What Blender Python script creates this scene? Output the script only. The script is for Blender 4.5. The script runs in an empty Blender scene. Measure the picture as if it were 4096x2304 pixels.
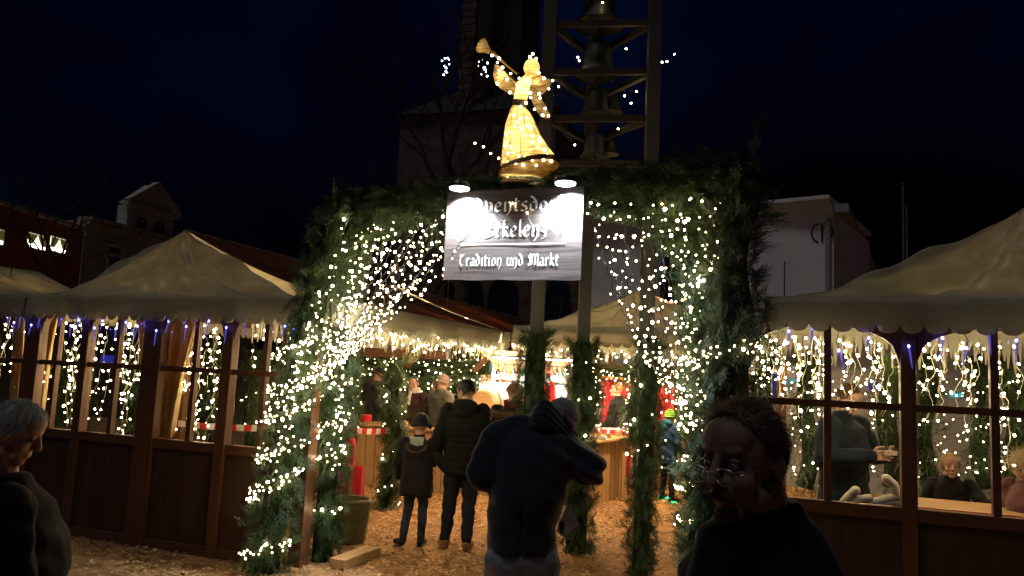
import bpy, bmesh, math, random
import numpy as np
from mathutils import Matrix, Vector, Euler
random.seed(7); RNG = np.random.default_rng(11)
SC = bpy.context.scene
COL = bpy.data.collections.new("Market"); SC.collection.children.link(COL)
R = math.radians
# ------------------------------------------------------------------ camera
# market frame: x runs along the stall fronts, y goes deeper into the market, z up
CF, CP, CR, CYAW, CD, CH = 3041.0, R(6.5), R(2.7), R(20), 5.75, 1.75
FWD = np.array([-math.sin(CYAW)*math.cos(CP), math.cos(CYAW)*math.cos(CP), math.sin(CP)])
_rt = np.array([math.cos(CYAW), math.sin(CYAW), 0.0]); _up = np.cross(_rt, FWD)
RT = _rt*math.cos(CR) + _up*math.sin(CR); UP = _up*math.cos(CR) - _rt*math.sin(CR)
CO = np.array([0.0, -CD, CH])
cam = bpy.data.cameras.new("camera"); camo = bpy.data.objects.new("camera", cam); COL.objects.link(camo)
cam.sensor_width = 36; cam.lens = 36*CF/4096; cam.clip_start = 0.05; cam.clip_end = 2000
m3 = Matrix((RT, UP, -FWD)).transposed()
camo.matrix_world = Matrix.Translation(Vector(CO)) @ m3.to_4x4()
SC.camera = camo
def ray(px, py): return FWD + RT*((px-2048)/CF) - UP*((py-1152)/CF)
def F(px, py, Y=0.0):
    d = ray(px, py); return CO + d*((Y-CO[1])/d[1])
def FX(px, py, X):
    d = ray(px, py); return CO + d*((X-CO[0])/d[0])
def G(px, py, z=0.0):
    d = ray(px, py); return CO + d*((z-CO[2])/d[2])
def D(px, py, dep): return CO + ray(px, py)*dep
# ------------------------------------------------------------------ world, sun, exposure
w = bpy.data.worlds.new("World"); SC.world = w; w.use_nodes = True
nt = w.node_tree; nt.nodes.clear()
out = nt.nodes.new('ShaderNodeOutputWorld'); bg = nt.nodes.new('ShaderNodeBackground')
sky = nt.nodes.new('ShaderNodeTexSky'); sky.sky_type = 'NISHITA'; sky.sun_disc = False
sky.sun_elevation = R(-4.0); sky.sun_rotation = R(200)
mul = nt.nodes.new('ShaderNodeMix'); mul.data_type = 'RGBA'; mul.blend_type = 'MULTIPLY'; mul.inputs[0].default_value = 1
mul.inputs[7].default_value = (0.10, 0.22, 1.0, 1)
tc = nt.nodes.new('ShaderNodeTexCoord'); nz = nt.nodes.new('ShaderNodeTexNoise'); nz.inputs['Scale'].default_value = 2.2; nz.inputs['Detail'].default_value = 3
rp = nt.nodes.new('ShaderNodeValToRGB'); rp.color_ramp.elements[0].position = .36; rp.color_ramp.elements[0].color = (.16,.16,.16,1)
rp.color_ramp.elements[1].position = .66; rp.color_ramp.elements[1].color = (1,1,1,1)
mu2 = nt.nodes.new('ShaderNodeMix'); mu2.data_type = 'RGBA'; mu2.blend_type = 'MULTIPLY'; mu2.inputs[0].default_value = 1
nt.links.new(tc.outputs['Generated'], nz.inputs['Vector']); nt.links.new(nz.outputs['Fac'], rp.inputs[0])
nt.links.new(sky.outputs[0], mul.inputs[6]); nt.links.new(mul.outputs[2], mu2.inputs[6]); nt.links.new(rp.outputs[0], mu2.inputs[7])
nt.links.new(mu2.outputs[2], bg.inputs[0]); nt.links.new(bg.outputs[0], out.inputs[0])
bg.inputs[1].default_value = 0.48
sl = bpy.data.lights.new("sun", 'SUN'); sl.energy = 0.23; sl.angle = R(12); sl.color = (1.0, .97, .88)
so = bpy.data.objects.new("sun", sl); COL.objects.link(so)
so.rotation_euler = Vector((0.2, .45, -0.9)).to_track_quat('-Z', 'Y').to_euler()
SC.view_settings.view_transform = 'Standard'; SC.view_settings.look = 'None'; SC.view_settings.exposure = 0.3; SC.view_settings.gamma = 1
SC.render.engine = 'CYCLES'; SC.cycles.pixel_filter_type = 'BLACKMAN_HARRIS'; SC.cycles.filter_width = 1.5
SC.cycles.use_denoising = True; SC.cycles.transparent_max_bounces = 24; SC.cycles.max_bounces = 6
SC.cycles.diffuse_bounces = 3; SC.cycles.glossy_bounces = 3; SC.cycles.sample_clamp_indirect = 2.0; SC.cycles.sample_clamp_direct = 0
SC.cycles.caustics_reflective = False; SC.cycles.caustics_refractive = False
# ------------------------------------------------------------------ helpers
class MB:
    def __init__(s): s.v = []; s.f = []; s.m = []; s.n = 0; s.mi = 0
    def add(s, vs, fs):
        vs = np.asarray(vs, float).reshape(-1, 3); s.v.append(vs)
        for f in fs: s.f.append([i+s.n for i in f]); s.m.append(s.mi)
        s.n += len(vs); return s
    def box(s, c, d, M=None):
        x, y, z = [q/2 for q in d]
        v = np.array([(-x,-y,-z),(x,-y,-z),(x,y,-z),(-x,y,-z),(-x,-y,z),(x,-y,z),(x,y,z),(-x,y,z)])
        if M is not None: v = v @ np.array(M).T
        return s.add(v+np.array(c), [(0,3,2,1),(4,5,6,7),(0,1,5,4),(1,2,6,5),(2,3,7,6),(3,0,4,7)])
    def span(s, a, b): # axis-aligned box by two corners
        a = np.array(a, float); b = np.array(b, float); return s.box((a+b)/2, np.abs(b-a))
    def bar(s, p, q, w, h, up=(0,0,1)):
        p = np.array(p, float); q = np.array(q, float); d = q-p; L = np.linalg.norm(d); d = d/L
        u = np.array(up, float); r = np.cross(d, u)
        if np.linalg.norm(r) < 1e-4: r = np.cross(d, (1,0,0))
        r /= np.linalg.norm(r); u = np.cross(r, d)
        return s.box((p+q)/2, (w, L, h), M=np.array([r, d, u]).T)
    def tube(s, pts, r, n=6, cap=True):
        pts = np.asarray(pts, float); k = len(pts); rr = np.broadcast_to(r, (k,))
        vs = []; u = None
        for i in range(k):
            d = pts[min(i+1,k-1)]-pts[max(i-1,0)]; d = d/(np.linalg.norm(d)+1e-9)
            if u is None: u = np.cross(d, (0.3,0.5,0.81)) ; u /= np.linalg.norm(u)+1e-9
            u = u - d*np.dot(u, d); u /= np.linalg.norm(u)+1e-9; w_ = np.cross(d, u)
            for j in range(n):
                a = 2*math.pi*j/n; vs.append(pts[i]+(u*math.cos(a)+w_*math.sin(a))*rr[i])
        fs = [(i*n+j, i*n+(j+1)%n, (i+1)*n+(j+1)%n, (i+1)*n+j) for i in range(k-1) for j in range(n)]
        if cap: fs += [tuple(range(n))[::-1], tuple((k-1)*n+j for j in range(n))]
        return s.add(vs, fs)
    def lathe(s, prof, c=(0,0,0), n=16, M=None, sx=1, sy=1):
        vs = []
        for r, z in prof:
            for j in range(n):
                a = 2*math.pi*j/n; vs.append((r*math.cos(a)*sx, r*math.sin(a)*sy, z))
        k = len(prof); vs = np.array(vs)
        if M is not None: vs = vs @ np.array(M).T
        fs = [(i*n+j, i*n+(j+1)%n, (i+1)*n+(j+1)%n, (i+1)*n+j) for i in range(k-1) for j in range(n)]
        fs += [tuple(range(n))[::-1], tuple((k-1)*n+j for j in range(n))]
        return s.add(vs+np.array(c), fs)
    def ell(s, c, r, M=None, n=12, k=8):
        vs = [(0,0,-1)]
        for i in range(1, k):
            a = math.pi*i/k
            for j in range(n):
                b = 2*math.pi*j/n; vs.append((math.sin(a)*math.cos(b), math.sin(a)*math.sin(b), -math.cos(a)))
        vs.append((0,0,1)); vs = np.array(vs)*np.array(r)
        if M is not None: vs = vs @ np.array(M).T
        fs = [(0, 1+(j+1)%n, 1+j) for j in range(n)]
        for i in range(k-2):
            for j in range(n): fs.append((1+i*n+j, 1+i*n+(j+1)%n, 1+(i+1)*n+(j+1)%n, 1+(i+1)*n+j))
        t = 1+(k-1)*n; fs += [(1+(k-2)*n+j, 1+(k-2)*n+(j+1)%n, t) for j in range(n)]
        return s.add(vs+np.array(c), fs)
    def cap(s, p, r0, q, r1, n=12): # capsule
        p = np.array(p, float); q = np.array(q, float); d = q-p; L = np.linalg.norm(d)+1e-9; d = d/L
        P = []; Rr = []
        for a in (-80,-55,-30,0): P.append(p+d*r0*math.sin(R(a))); Rr.append(r0*math.cos(R(a)))
        for a in (0,30,55,80): P.append(q+d*r1*math.sin(R(a))); Rr.append(r1*math.cos(R(a)))
        return s.tube(P, Rr, n)
    def loft(s, rings, n=18, rt=(1,0,0), fw=(0,1,0), p=2.3, caps=True): # rings: (centre, rx, ry)
        vs = []; rt = np.array(rt, float)
        for rg in rings:
            c, rx, ry = rg[:3]; fwd = np.array(rg[3] if len(rg) > 3 else fw, float); rr = np.array(rg[4] if len(rg) > 4 else rt, float)
            for j in range(n):
                a = 2*math.pi*j/n; ca, sa = math.cos(a), math.sin(a)
                e = 2/p; ca = math.copysign(abs(ca)**e, ca); sa = math.copysign(abs(sa)**e, sa)
                vs.append(np.array(c)+rr*rx*ca+fwd*ry*sa)
        k = len(rings)
        fs = [(i*n+j, i*n+(j+1)%n, (i+1)*n+(j+1)%n, (i+1)*n+j) for i in range(k-1) for j in range(n)]
        if caps: fs += [tuple(range(n))[::-1], tuple((k-1)*n+j for j in range(n))]
        return s.add(vs, fs)
    def grid(s, fn, nu, nv, thick=0.0):
        P = np.array([[fn(i/nu, j/nv) for j in range(nv+1)] for i in range(nu+1)], float)
        a = P.reshape(-1,3); idx = lambda i,j: i*(nv+1)+j
        fs = [(idx(i,j), idx(i+1,j), idx(i+1,j+1), idx(i,j+1)) for i in range(nu) for j in range(nv)]
        if thick <= 0: return s.add(a, fs)
        du = np.gradient(P, axis=0); dv = np.gradient(P, axis=1); N = np.cross(du, dv); N /= np.linalg.norm(N, axis=2, keepdims=True)+1e-12
        b = (P - N*thick).reshape(-1,3); o = len(a)
        fs2 = [tuple(i+o for i in f[::-1]) for f in fs]
        bd = [idx(i,0) for i in range(nu)] + [idx(nu,j) for j in range(nv)] + [idx(i,nv) for i in range(nu,0,-1)] + [idx(0,j) for j in range(nv,0,-1)]
        ed = [(bd[q], bd[q-1], bd[q-1]+o, bd[q]+o) for q in range(len(bd))]
        return s.add(np.vstack([a,b]), fs+fs2+ed)
    def arrays(s):
        return (np.vstack(s.v) if s.v else np.zeros((0,3))), s.f
    def build(s, name, mat, parent=None, smooth=False, bevel=0, local=False):
        v, f = s.arrays()
        return mkobj(name, v, f, mat, parent, smooth, bevel, local, s.m if any(s.m) else None)
def mkobj(name, v, f, mat, parent=None, smooth=False, bevel=0, local=False, mids=None):
    me = bpy.data.meshes.new(name)
    if isinstance(f, np.ndarray):
        nv, nf, k = len(v), len(f), f.shape[1]
        me.vertices.add(nv); me.vertices.foreach_set('co', np.asarray(v, np.float32).ravel())
        me.loops.add(nf*k); me.loops.foreach_set('vertex_index', f.astype(np.int32).ravel())
        me.polygons.add(nf); me.polygons.foreach_set('loop_start', np.arange(0, nf*k, k, dtype=np.int32))
        me.update(calc_edges=True)
    else:
        me.from_pydata([tuple(x) for x in v], [], f); me.update()
    for mm in (mat if isinstance(mat, (list, tuple)) else [mat]): me.materials.append(mm)
    if mids is not None: me.polygons.foreach_set('material_index', mids)
    if smooth: me.polygons.foreach_set('use_smooth', [True]*len(me.polygons))
    o = bpy.data.objects.new(name, me); COL.objects.link(o)
    if bevel:
        b = o.modifiers.new('b', 'BEVEL'); b.width = bevel; b.segments = 2; b.limit_method = 'ANGLE'
    if parent is not None: attach(o, parent, local)
    return o
def mw(o):
    M = Matrix.Translation(o.location) @ o.rotation_euler.to_matrix().to_4x4()
    if o.parent: M = mw(o.parent) @ o.matrix_parent_inverse @ M
    return M
def attach(o, parent, local=False):
    o.parent = parent
    if not local: o.matrix_parent_inverse = mw(parent).inverted()
def tag(o, label=None, cat=None, group=None, kind=None):
    if label: o['label'] = label
    if cat: o['category'] = cat
    if group: o['group'] = group
    if kind: o['kind'] = kind
    return o
def thing(name, label, cat, loc=(0,0,0), rz=0, group=None):
    o = bpy.data.objects.new(name, None); COL.objects.link(o); o.empty_display_size = .1
    o.location = tuple(float(q) for q in loc); o.rotation_euler = (0,0,rz); return tag(o, label, cat, group)
def dup(o, loc=None, rz=None, label=None, parent=None):
    c = o.copy(); COL.objects.link(c)
    if parent is not None: c.parent = parent
    if loc is not None: c.location = tuple(float(q) for q in loc)
    if rz is not None: c.rotation_euler = (0,0,rz)
    if label: c['label'] = label
    for ch in list(o.children): dup(ch, parent=c)
    return c
# ------------------------------------------------------------------ materials
def mat(name, col, rough=.6, spec=.5, metal=0, noise=None, col2=None, scale=(8,8,8), detail=4, bump=0, bscale=None, bdist=.01, coord='Object', sheen=0, trans=0, vary=None, ntype='noise'):
    m = bpy.data.materials.new(name); m.use_nodes = True; n = m.node_tree; b = n.nodes['Principled BSDF']
    b.inputs['Base Color'].default_value = (*col, 1); b.inputs['Roughness'].default_value = rough
    b.inputs['Specular IOR Level'].default_value = spec; b.inputs['Metallic'].default_value = metal
    if sheen: b.inputs['Sheen Weight'].default_value = sheen; b.inputs['Sheen Roughness'].default_value = .5
    if col2 is not None or bump:
        tcn = n.nodes.new('ShaderNodeTexCoord'); mp = n.nodes.new('ShaderNodeMapping'); mp.inputs['Scale'].default_value = scale
        n.links.new(tcn.outputs[coord], mp.inputs[0])
        tx = n.nodes.new('ShaderNodeTexNoise'); tx.inputs['Scale'].default_value = 1; tx.inputs['Detail'].default_value = detail; tx.inputs['Roughness'].default_value = .6
        n.links.new(mp.outputs[0], tx.inputs['Vector'])
        if col2 is not None:
            cr = n.nodes.new('ShaderNodeValToRGB'); cr.color_ramp.elements[0].position = .35; cr.color_ramp.elements[1].position = .68
            cr.color_ramp.elements[0].color = (*col, 1); cr.color_ramp.elements[1].color = (*col2, 1)
            n.links.new(tx.outputs['Fac'], cr.inputs[0]); n.links.new(cr.outputs[0], b.inputs['Base Color'])
        if bump:
            bp = n.nodes.new('ShaderNodeBump'); bp.inputs['Strength'].default_value = bump; bp.inputs['Distance'].default_value = bdist
            tb = tx
            if bscale is not None:
                mp2 = n.nodes.new('ShaderNodeMapping'); mp2.inputs['Scale'].default_value = bscale; n.links.new(tcn.outputs[coord], mp2.inputs[0])
                tb = n.nodes.new('ShaderNodeTexNoise'); tb.inputs['Scale'].default_value = 1; tb.inputs['Detail'].default_value = 5; n.links.new(mp2.outputs[0], tb.inputs['Vector'])
            n.links.new(tb.outputs['Fac'], bp.inputs['Height']); n.links.new(bp.outputs[0], b.inputs['Normal'])
    if trans:
        o = n.nodes['Material Output']; t = n.nodes.new('ShaderNodeBsdfTranslucent'); mx = n.nodes.new('ShaderNodeMixShader'); mx.inputs[0].default_value = trans
        if col2 is not None: n.links.new(cr.outputs[0], t.inputs[0])
        else: t.inputs[0].default_value = (*col, 1)
        n.links.new(b.outputs[0], mx.inputs[1]); n.links.new(t.outputs[0], mx.inputs[2]); n.links.new(mx.outputs[0], o.inputs[0])
    return m
def emit(name, col, s, sample=True):
    m = bpy.data.materials.new(name); m.use_nodes = True; n = m.node_tree; n.nodes.clear()
    e = n.nodes.new('ShaderNodeEmission'); e.inputs[0].default_value = (*col, 1); e.inputs[1].default_value = s
    o = n.nodes.new('ShaderNodeOutputMaterial'); n.links.new(e.outputs[0], o.inputs[0])
    if not sample: m.cycles.emission_sampling = 'NONE'
    return m
def glassmat(name, tint=(1,1,1), gl=.06):
    m = bpy.data.materials.new(name); m.use_nodes = True; n = m.node_tree; n.nodes.clear()
    t = n.nodes.new('ShaderNodeBsdfTransparent'); t.inputs[0].default_value = (*tint, 1)
    g = n.nodes.new('ShaderNodeBsdfGlossy'); g.inputs['Roughness'].default_value = .05
    fr = n.nodes.new('ShaderNodeFresnel'); fr.inputs[0].default_value = 1.45
    mx = n.nodes.new('ShaderNodeMixShader'); o = n.nodes.new('ShaderNodeOutputMaterial')
    ge = n.nodes.new('ShaderNodeNewGeometry'); iv = n.nodes.new('ShaderNodeMath'); iv.operation = 'SUBTRACT'; iv.inputs[0].default_value = 1; n.links.new(ge.outputs['Backfacing'], iv.inputs[1]); mm_ = n.nodes.new('ShaderNodeMath'); mm_.operation = 'MULTIPLY'; n.links.new(iv.outputs[0], mm_.inputs[0]); n.links.new(fr.outputs[0], mm_.inputs[1]); n.links.new(mm_.outputs[0], mx.inputs[0]); n.links.new(t.outputs[0], mx.inputs[1]); n.links.new(g.outputs[0], mx.inputs[2]); n.links.new(mx.outputs[0], o.inputs[0])
    return m
M = {}
M['canvas'] = mat('canvas', (.55,.53,.40), .38, .5, col2=(.40,.37,.25), scale=(2.2,2.2,5), detail=8, bump=.35, bscale=(5,5,9), bdist=.03, trans=.42)
M['canvas_brown'] = mat('canvas_brown', (.15,.072,.032), .4, .4, col2=(.11,.05,.024), scale=(4,4,4), bump=.3, bdist=.02, trans=.45)
M['wood'] = mat('stained_wood', (.125,.052,.020), .5, .4, col2=(.08,.031,.012), scale=(30,30,2.2), bump=.15, bdist=.004)
M['woodh'] = mat('stained_wood_rail', (.125,.052,.020), .5, .4, col2=(.08,.031,.012), scale=(2.2,30,30), bump=.15, bdist=.004)
M['panel'] = mat('panel_board', (.075,.034,.017), .65, .3, col2=(.034,.016,.009), scale=(10,10,1.3), detail=7, bump=.1, bdist=.004)
M['raw'] = mat('raw_wood', (.46,.29,.13), .6, .4, col2=(.34,.20,.08), scale=(22,22,1.6), bump=.15, bdist=.004)
M['rawh'] = mat('raw_wood_top', (.52,.35,.17), .5, .4, col2=(.40,.25,.11), scale=(1.6,22,22), bump=.12, bdist=.003)
M['needle'] = mat('fir_needles', (.010,.036,.008), .5, .35, col2=(.036,.075,.016), scale=(9,9,9), detail=3)
M['needle2'] = mat('fir_needles_blue', (.012,.038,.013), .5, .35, col2=(.038,.076,.030), scale=(7,7,7), detail=3)
M['bark'] = mat('bark', (.035,.025,.017), .9, .2, col2=(.07,.05,.035), scale=(20,20,5), bump=.5, bdist=.01)
M['twig'] = mat('dark_core', (.012,.02,.009), .9, .1)
M['wire'] = mat('green_black_wire', (.012,.014,.012), .45, .5)
M['wirew'] = mat('white_wire', (.65,.60,.42), .5, .5)
M['bulb'] = emit('warm_led', (1.0,.72,.38), 38)
M['bulbh'] = emit('warm_led_core', (1.0,.80,.50), 80)
M['ice'] = emit('warm_white_led', (1.0,.82,.46), 42)
M['coolb'] = emit('cool_led', (.65,.80,1.0), 12)
M['blueb'] = emit('blue_led', (.10,.12,1.0), 22)
M['glass'] = glassmat('window_glass')
M['clear'] = glassmat('clear_plastic', (.93,.95,1))
M['steel'] = mat('steel_post', (.07,.07,.06), .6, .4, metal=.2, col2=(.045,.045,.04), scale=(6,6,2))
M['bronze'] = mat('bell_bronze', (.045,.045,.032), .55, .4, metal=.4, col2=(.03,.034,.026), scale=(8,8,8))
M['black'] = mat('black_plastic', (.01,.01,.011), .4, .5)
M['chip'] = mat('wood_chip', (.62,.37,.15), .75, .3, col2=(.36,.18,.065), scale=(45,45,45), detail=1)
M['skin_shaded'] = mat('shaded_skin', (.20,.13,.105), .6, .25, col2=(.15,.095,.078), scale=(30,30,30), bump=.2, bscale=(160,160,160), bdist=.001)  # skin copy darkened to carry the shade on the foreground man's face
M['skin'] = mat('skin', (.50,.31,.23), .5, .4, col2=(.42,.235,.165), scale=(14,14,14), bump=.05, bdist=.002)
M['white'] = mat('white_cloth', (.75,.76,.80), .8, .3)
M['red'] = mat('red_cloth', (.55,.012,.03), .75, .3, col2=(.42,.008,.02), scale=(6,6,1), sheen=.3)
M['fringe'] = mat('fringe_felt', (.72,.70,.56), .85, .2, trans=.3)
M['gold'] = mat('golden_drape', (.74,.55,.28), .42, .5, col2=(.55,.38,.16), scale=(14,14,1), trans=.4)
M['eye'] = mat('eye_white', (.16,.14,.13), .25, .5); M['iris'] = mat('iris', (.03,.02,.015), .2, .6)
# ------------------------------------------------------------------ ground
gm = mat('wood_chip_floor', (.47,.27,.115), .9, .2, col2=(.20,.105,.042), scale=(5,5,5), detail=8, bump=.8, bscale=(55,55,55), bdist=.03)
g = MB().grid(lambda u,v: (-150+300*u, -60+300*v, 0), 4, 4).build('ground', gm); tag(g, kind='structure')
def chips(n, xr, yr, smin, smax, seed):
    r = np.random.default_rng(seed); P = np.c_[r.uniform(*xr, n), r.uniform(*yr, n), r.uniform(.004, .02, n)]
    a = r.uniform(0, 2*np.pi, n); t = r.uniform(-.5, .5, (n, 2)); L = r.uniform(smin, smax, n); Wd = L*r.uniform(.25, .6, n)
    ux = np.c_[np.cos(a), np.sin(a), t[:,0]*.8]; uy = np.c_[-np.sin(a), np.cos(a), t[:,1]*.8]
    base = np.array([(-1,-.6),(0,-1),(1,-.5),(.8,.7),(-.1,1),(-.9,.6)])*.5
    nzv = np.sin(P[:,0]*2.3+np.sin(P[:,1]*1.7)*1.5)+np.sin(P[:,1]*3.1+P[:,0]*.9)*.8+r.normal(0,.9,n); keep = nzv > -1.1; P, ux, uy, L, Wd = P[keep], ux[keep], uy[keep], L[keep], Wd[keep]; n = len(P)
    V = P[:,None] + base[None,:,0,None]*ux[:,None]*L[:,None,None] + base[None,:,1,None]*uy[:,None]*Wd[:,None,None]
    V[:,:,2] += r.uniform(0, .006, V.shape[:2]); V[:,:,2] = np.maximum(V[:,:,2], .002)
    f = np.arange(n*6).reshape(n, 6); m = r.integers(0, 3, n)
    return V.reshape(-1,3), f, m
M['chip_b'] = mat('wood_chip_pale', (.58,.38,.19), .75, .3); M['chip_c'] = mat('wood_chip_dark', (.23,.12,.05), .8, .2)
V1, f1, m1 = chips(30000, (-6.5, 1.0), (-1.2, 5.5), .018, .055, 1)
V2, f2, m2 = chips(14000, (-5.0, 0.5), (5.5, 11.5), .03, .08, 2)
o = mkobj('wood_chips', np.vstack([V1,V2]), np.vstack([f1, f2+len(V1)]), [M['chip'], M['chip_b'], M['chip_c']], mids=np.r_[m1,m2].astype(np.int32))
tag(o, 'loose pale wood chips strewn over the market floor', 'wood chips', kind='stuff')
# ------------------------------------------------------------------ far buildings
def planehit(px, py, A, B):
    d = ray(px, py); n = np.array([-(B-A)[1], (B-A)[0], 0]); n /= np.linalg.norm(n)
    t = np.dot(A-CO, n)/np.dot(d, n); return CO+d*t
def wallbox(mb, A, B, z0, z1, th): # wall slab from A to B in plan, thickness th away from camera
    A = np.array([A[0],A[1],0.]); B = np.array([B[0],B[1],0.]); d = B-A; n = np.array([-d[1], d[0], 0])/np.linalg.norm(d)
    if np.dot(n, A-CO) < 0: n = -n
    vs = [A, B, B+n*th, A+n*th]; v = [p+[0,0,z0] for p in vs]+[p+[0,0,z1] for p in vs]
    mb.add(v, [(0,3,2,1),(4,5,6,7),(0,1,5,4),(1,2,6,5),(2,3,7,6),(3,0,4,7)]); return n
def winbox(A, B, x0, y0, x1, y1): # window rectangle on facade plane from pixel corners -> plan points, z
    p = planehit(x0, y0, A, B); q = planehit(x1, y1, A, B); return p, q
M['brick_red'] = mat('red_brick', (.42,.13,.09), .85, .2, col2=(.32,.095,.065), scale=(3,3,6))
M['stone'] = mat('grey_stone', (.62,.60,.54), .85, .2, col2=(.34,.33,.30), scale=(2,2,3), detail=8, bump=.3)
M['plaster'] = mat('white_plaster', (.82,.84,.86), .85, .2, col2=(.72,.75,.78), scale=(.8,.8,.8), detail=6)
M['plaster_g'] = mat('grey_trim', (.34,.35,.37), .8, .2)
M['brick_c'] = mat('church_brick', (.13,.10,.085), .9, .2, col2=(.055,.042,.036), scale=(1.4,1.4,3.5), detail=8, bump=.4)
M['slate'] = mat('slate_roof', (.03,.03,.034), .6, .4, col2=(.02,.02,.024), scale=(3,3,3))
M['darkglass'] = mat('dark_window_glass', (.012,.014,.02), .12, .6)
M['litroom'] = emit('lit_room', (1.0,.93,.62), 1.6); M['litsill'] = emit('bright_window_light', (1.0,.97,.80), 5.0)
M['netcurtain'] = mat('net_curtain', (.5,.47,.32), .8, .1, trans=.35)
# red building
A = G(-260, 738, 8.5); B = G(338, 925, 8.5)
rb = thing('brick_building', 'dark red brick building with lit curtained windows at the far left', 'building', (A[0],A[1],0))
mb = MB(); nrm = wallbox(mb, A, B, 0, 8.5, 8); mb.build('wall', M['brick_red'], rb)
mb = MB(); wallbox(mb, A-nrm*.25, B-nrm*.25, 8.5, 8.7, 8.4); mb.build('roof_edge', M['stone'], rb)
for (x0,y0,x1,y1) in ((-85,890,10,985),(106,921,178,1008),(196,936,262,1021)):
    p, q = winbox(A, B, x0, y0, x1, y1); z0, z1 = q[2], p[2]
    mb = MB(); P0 = p-nrm*.06; Q0 = q-nrm*.06; u = (Q0-P0)*[1,1,0]; u /= np.linalg.norm(u)
    def pt(a, z, off=0): # along facade
        s = P0 + (Q0-P0)*a - nrm*off; return np.array([s[0], s[1], z])
    W = np.linalg.norm((Q0-P0)[:2])
    for a, b, zz0, zz1 in ((0,.05,z0,z1),(.95,1,z0,z1),(.05,.95,z1-.08,z1),(.05,.95,z0,z0+.08)):
        wallbox(mb, pt(a,0), pt(b,0), zz0, zz1, .06)
    fr = mb.build('window', M['white'], rb)
    mb = MB(); wallbox(mb, pt(.05,0,-.03), pt(.95,0,-.03), z0+.08, z1-.08, .02); mb.build('pane', M['litroom'], fr)
    mb = MB(); wallbox(mb, pt(.06,0,.012), pt(.94,0,.012), z0+.08, z0+.24, .02); mb.build('window_candle_bow', M['litsill'], fr)
    mb = MB()
    for s_ in (0, 1):
        def cf(a, b, s_=s_):
            t = (a*.44*(1-.55*b**1.2)) ; t = .06+t if s_ == 0 else .94-t
            c = pt(t, z1-.1-(z1-z0-.32)*b, .03+.02*math.sin(a*25)); return c
        mb.grid(cf, 14, 8, .004)
    mb.build('curtain', M['netcurtain'], fr)
# gabled townhouse
A = G(345, 880, 10.5); B = G(760, 985, 10.5)
tb = thing('gabled_townhouse', 'grey stone townhouse with a small pediment dormer behind the left tent', 'building', (A[0],A[1],0))
mb = MB(); nrm = wallbox(mb, A, B, 0, 10.5, 8); mb.build('wall', M['stone'], tb)
mb = MB(); wallbox(mb, A-nrm*.5, B-nrm*.5, 10.5, 10.75, 1.2); wallbox(mb, A-nrm*.35, B-nrm*.35, 10.25, 10.44, .4); wallbox(mb, A-nrm*.12, B-nrm*.12, 9.5, 9.62, .14); mb.build('cornice', M['stone'], tb)
p0 = planehit(500, 905, A, B); p1 = planehit(682, 950, A, B); g0 = planehit(497, 800, A, B); g1 = planehit(597, 735, A, B)
mb = MB(); wallbox(mb, p0-nrm*.1, p1-nrm*.1, 10.75, g0[2]-.25, .9); mb.build('dormer', M['stone'], tb)
mb = MB(); u = (p1-p0)*[1,1,0]; L = np.linalg.norm(u); u /= L; c = (p0+p1)/2; 
for s_ in (-1,1):
    e = c + u*s_*(L/2+.35); mb.bar([e[0]-nrm[0]*.3, e[1]-nrm[1]*.3, g0[2]], [c[0]-nrm[0]*.3, c[1]-nrm[1]*.3, g1[2]+.1], .5, .22)
wallbox(mb, c-u*(L/2+.35)-nrm*.4, c+u*(L/2+.35)-nrm*.4, g0[2]-.28, g0[2]-.02, .5); wallbox(mb, c-u*(L/2)-nrm*.2, c+u*(L/2)-nrm*.2, g0[2]-.75, g0[2]-.65, .2)
z0, z1 = g0[2]-.1, g1[2]; tri = [c-u*L/2-nrm*.1, c+u*L/2-nrm*.1, c-nrm*.1]
v = [np.array([*tri[0][:2], z0]), np.array([*tri[1][:2], z0]), np.array([*tri[2][:2], z1])]; v += [q+nrm*.9 for q in v]
mb.add(v, [(0,1,2),(5,4,3),(0,3,4,1),(1,4,5,2),(2,5,3,0)]); mb.build('pediment', M['stone'], tb)
for a in (-.2,.2):
    w0 = c+u*L*a-nrm*.16; mb = MB(); zc = 10.85; hh = g0[2]-.95-zc
    pts = []; 
    for t in np.linspace(0, math.pi, 9): pts.append(w0+u*.42*math.cos(t)+np.array([0,0,1])*(.42*math.sin(t)))
    mb.tube([np.array([q[0],q[1],zc+hh-.42+(q[2]-w0[2])]) for q in pts], .07, 6)
    wallbox(mb, w0-u*.36, w0+u*.36, zc, zc+hh-.3, .1); mb.build('arched_window', M['darkglass'], tb)
for (x0,y0,x1,y1) in ((428,985,475,1013),(428,1025,475,1090)):
    p, q = winbox(A, B, x0, y0, x1, y1); mb = MB(); wallbox(mb, p-nrm*.12, [q[0]-nrm[0]*.12, q[1]-nrm[1]*.12, 0], q[2], p[2], .1); fr = mb.build('window', M['darkglass'], tb)
    mb = MB(); uu = (q-p)*[1,1,0]; uu /= np.linalg.norm(uu)
    wallbox(mb, p-nrm*.2-uu*.15, q-nrm*.2+uu*.15, p[2], p[2]+.2, .2); wallbox(mb, p-nrm*.2-uu*.15, p-nrm*.2, q[2], p[2], .18); wallbox(mb, q-nrm*.2, q-nrm*.2+uu*.15, q[2], p[2], .18); mb.build('surround', M['plaster'], fr)
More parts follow.
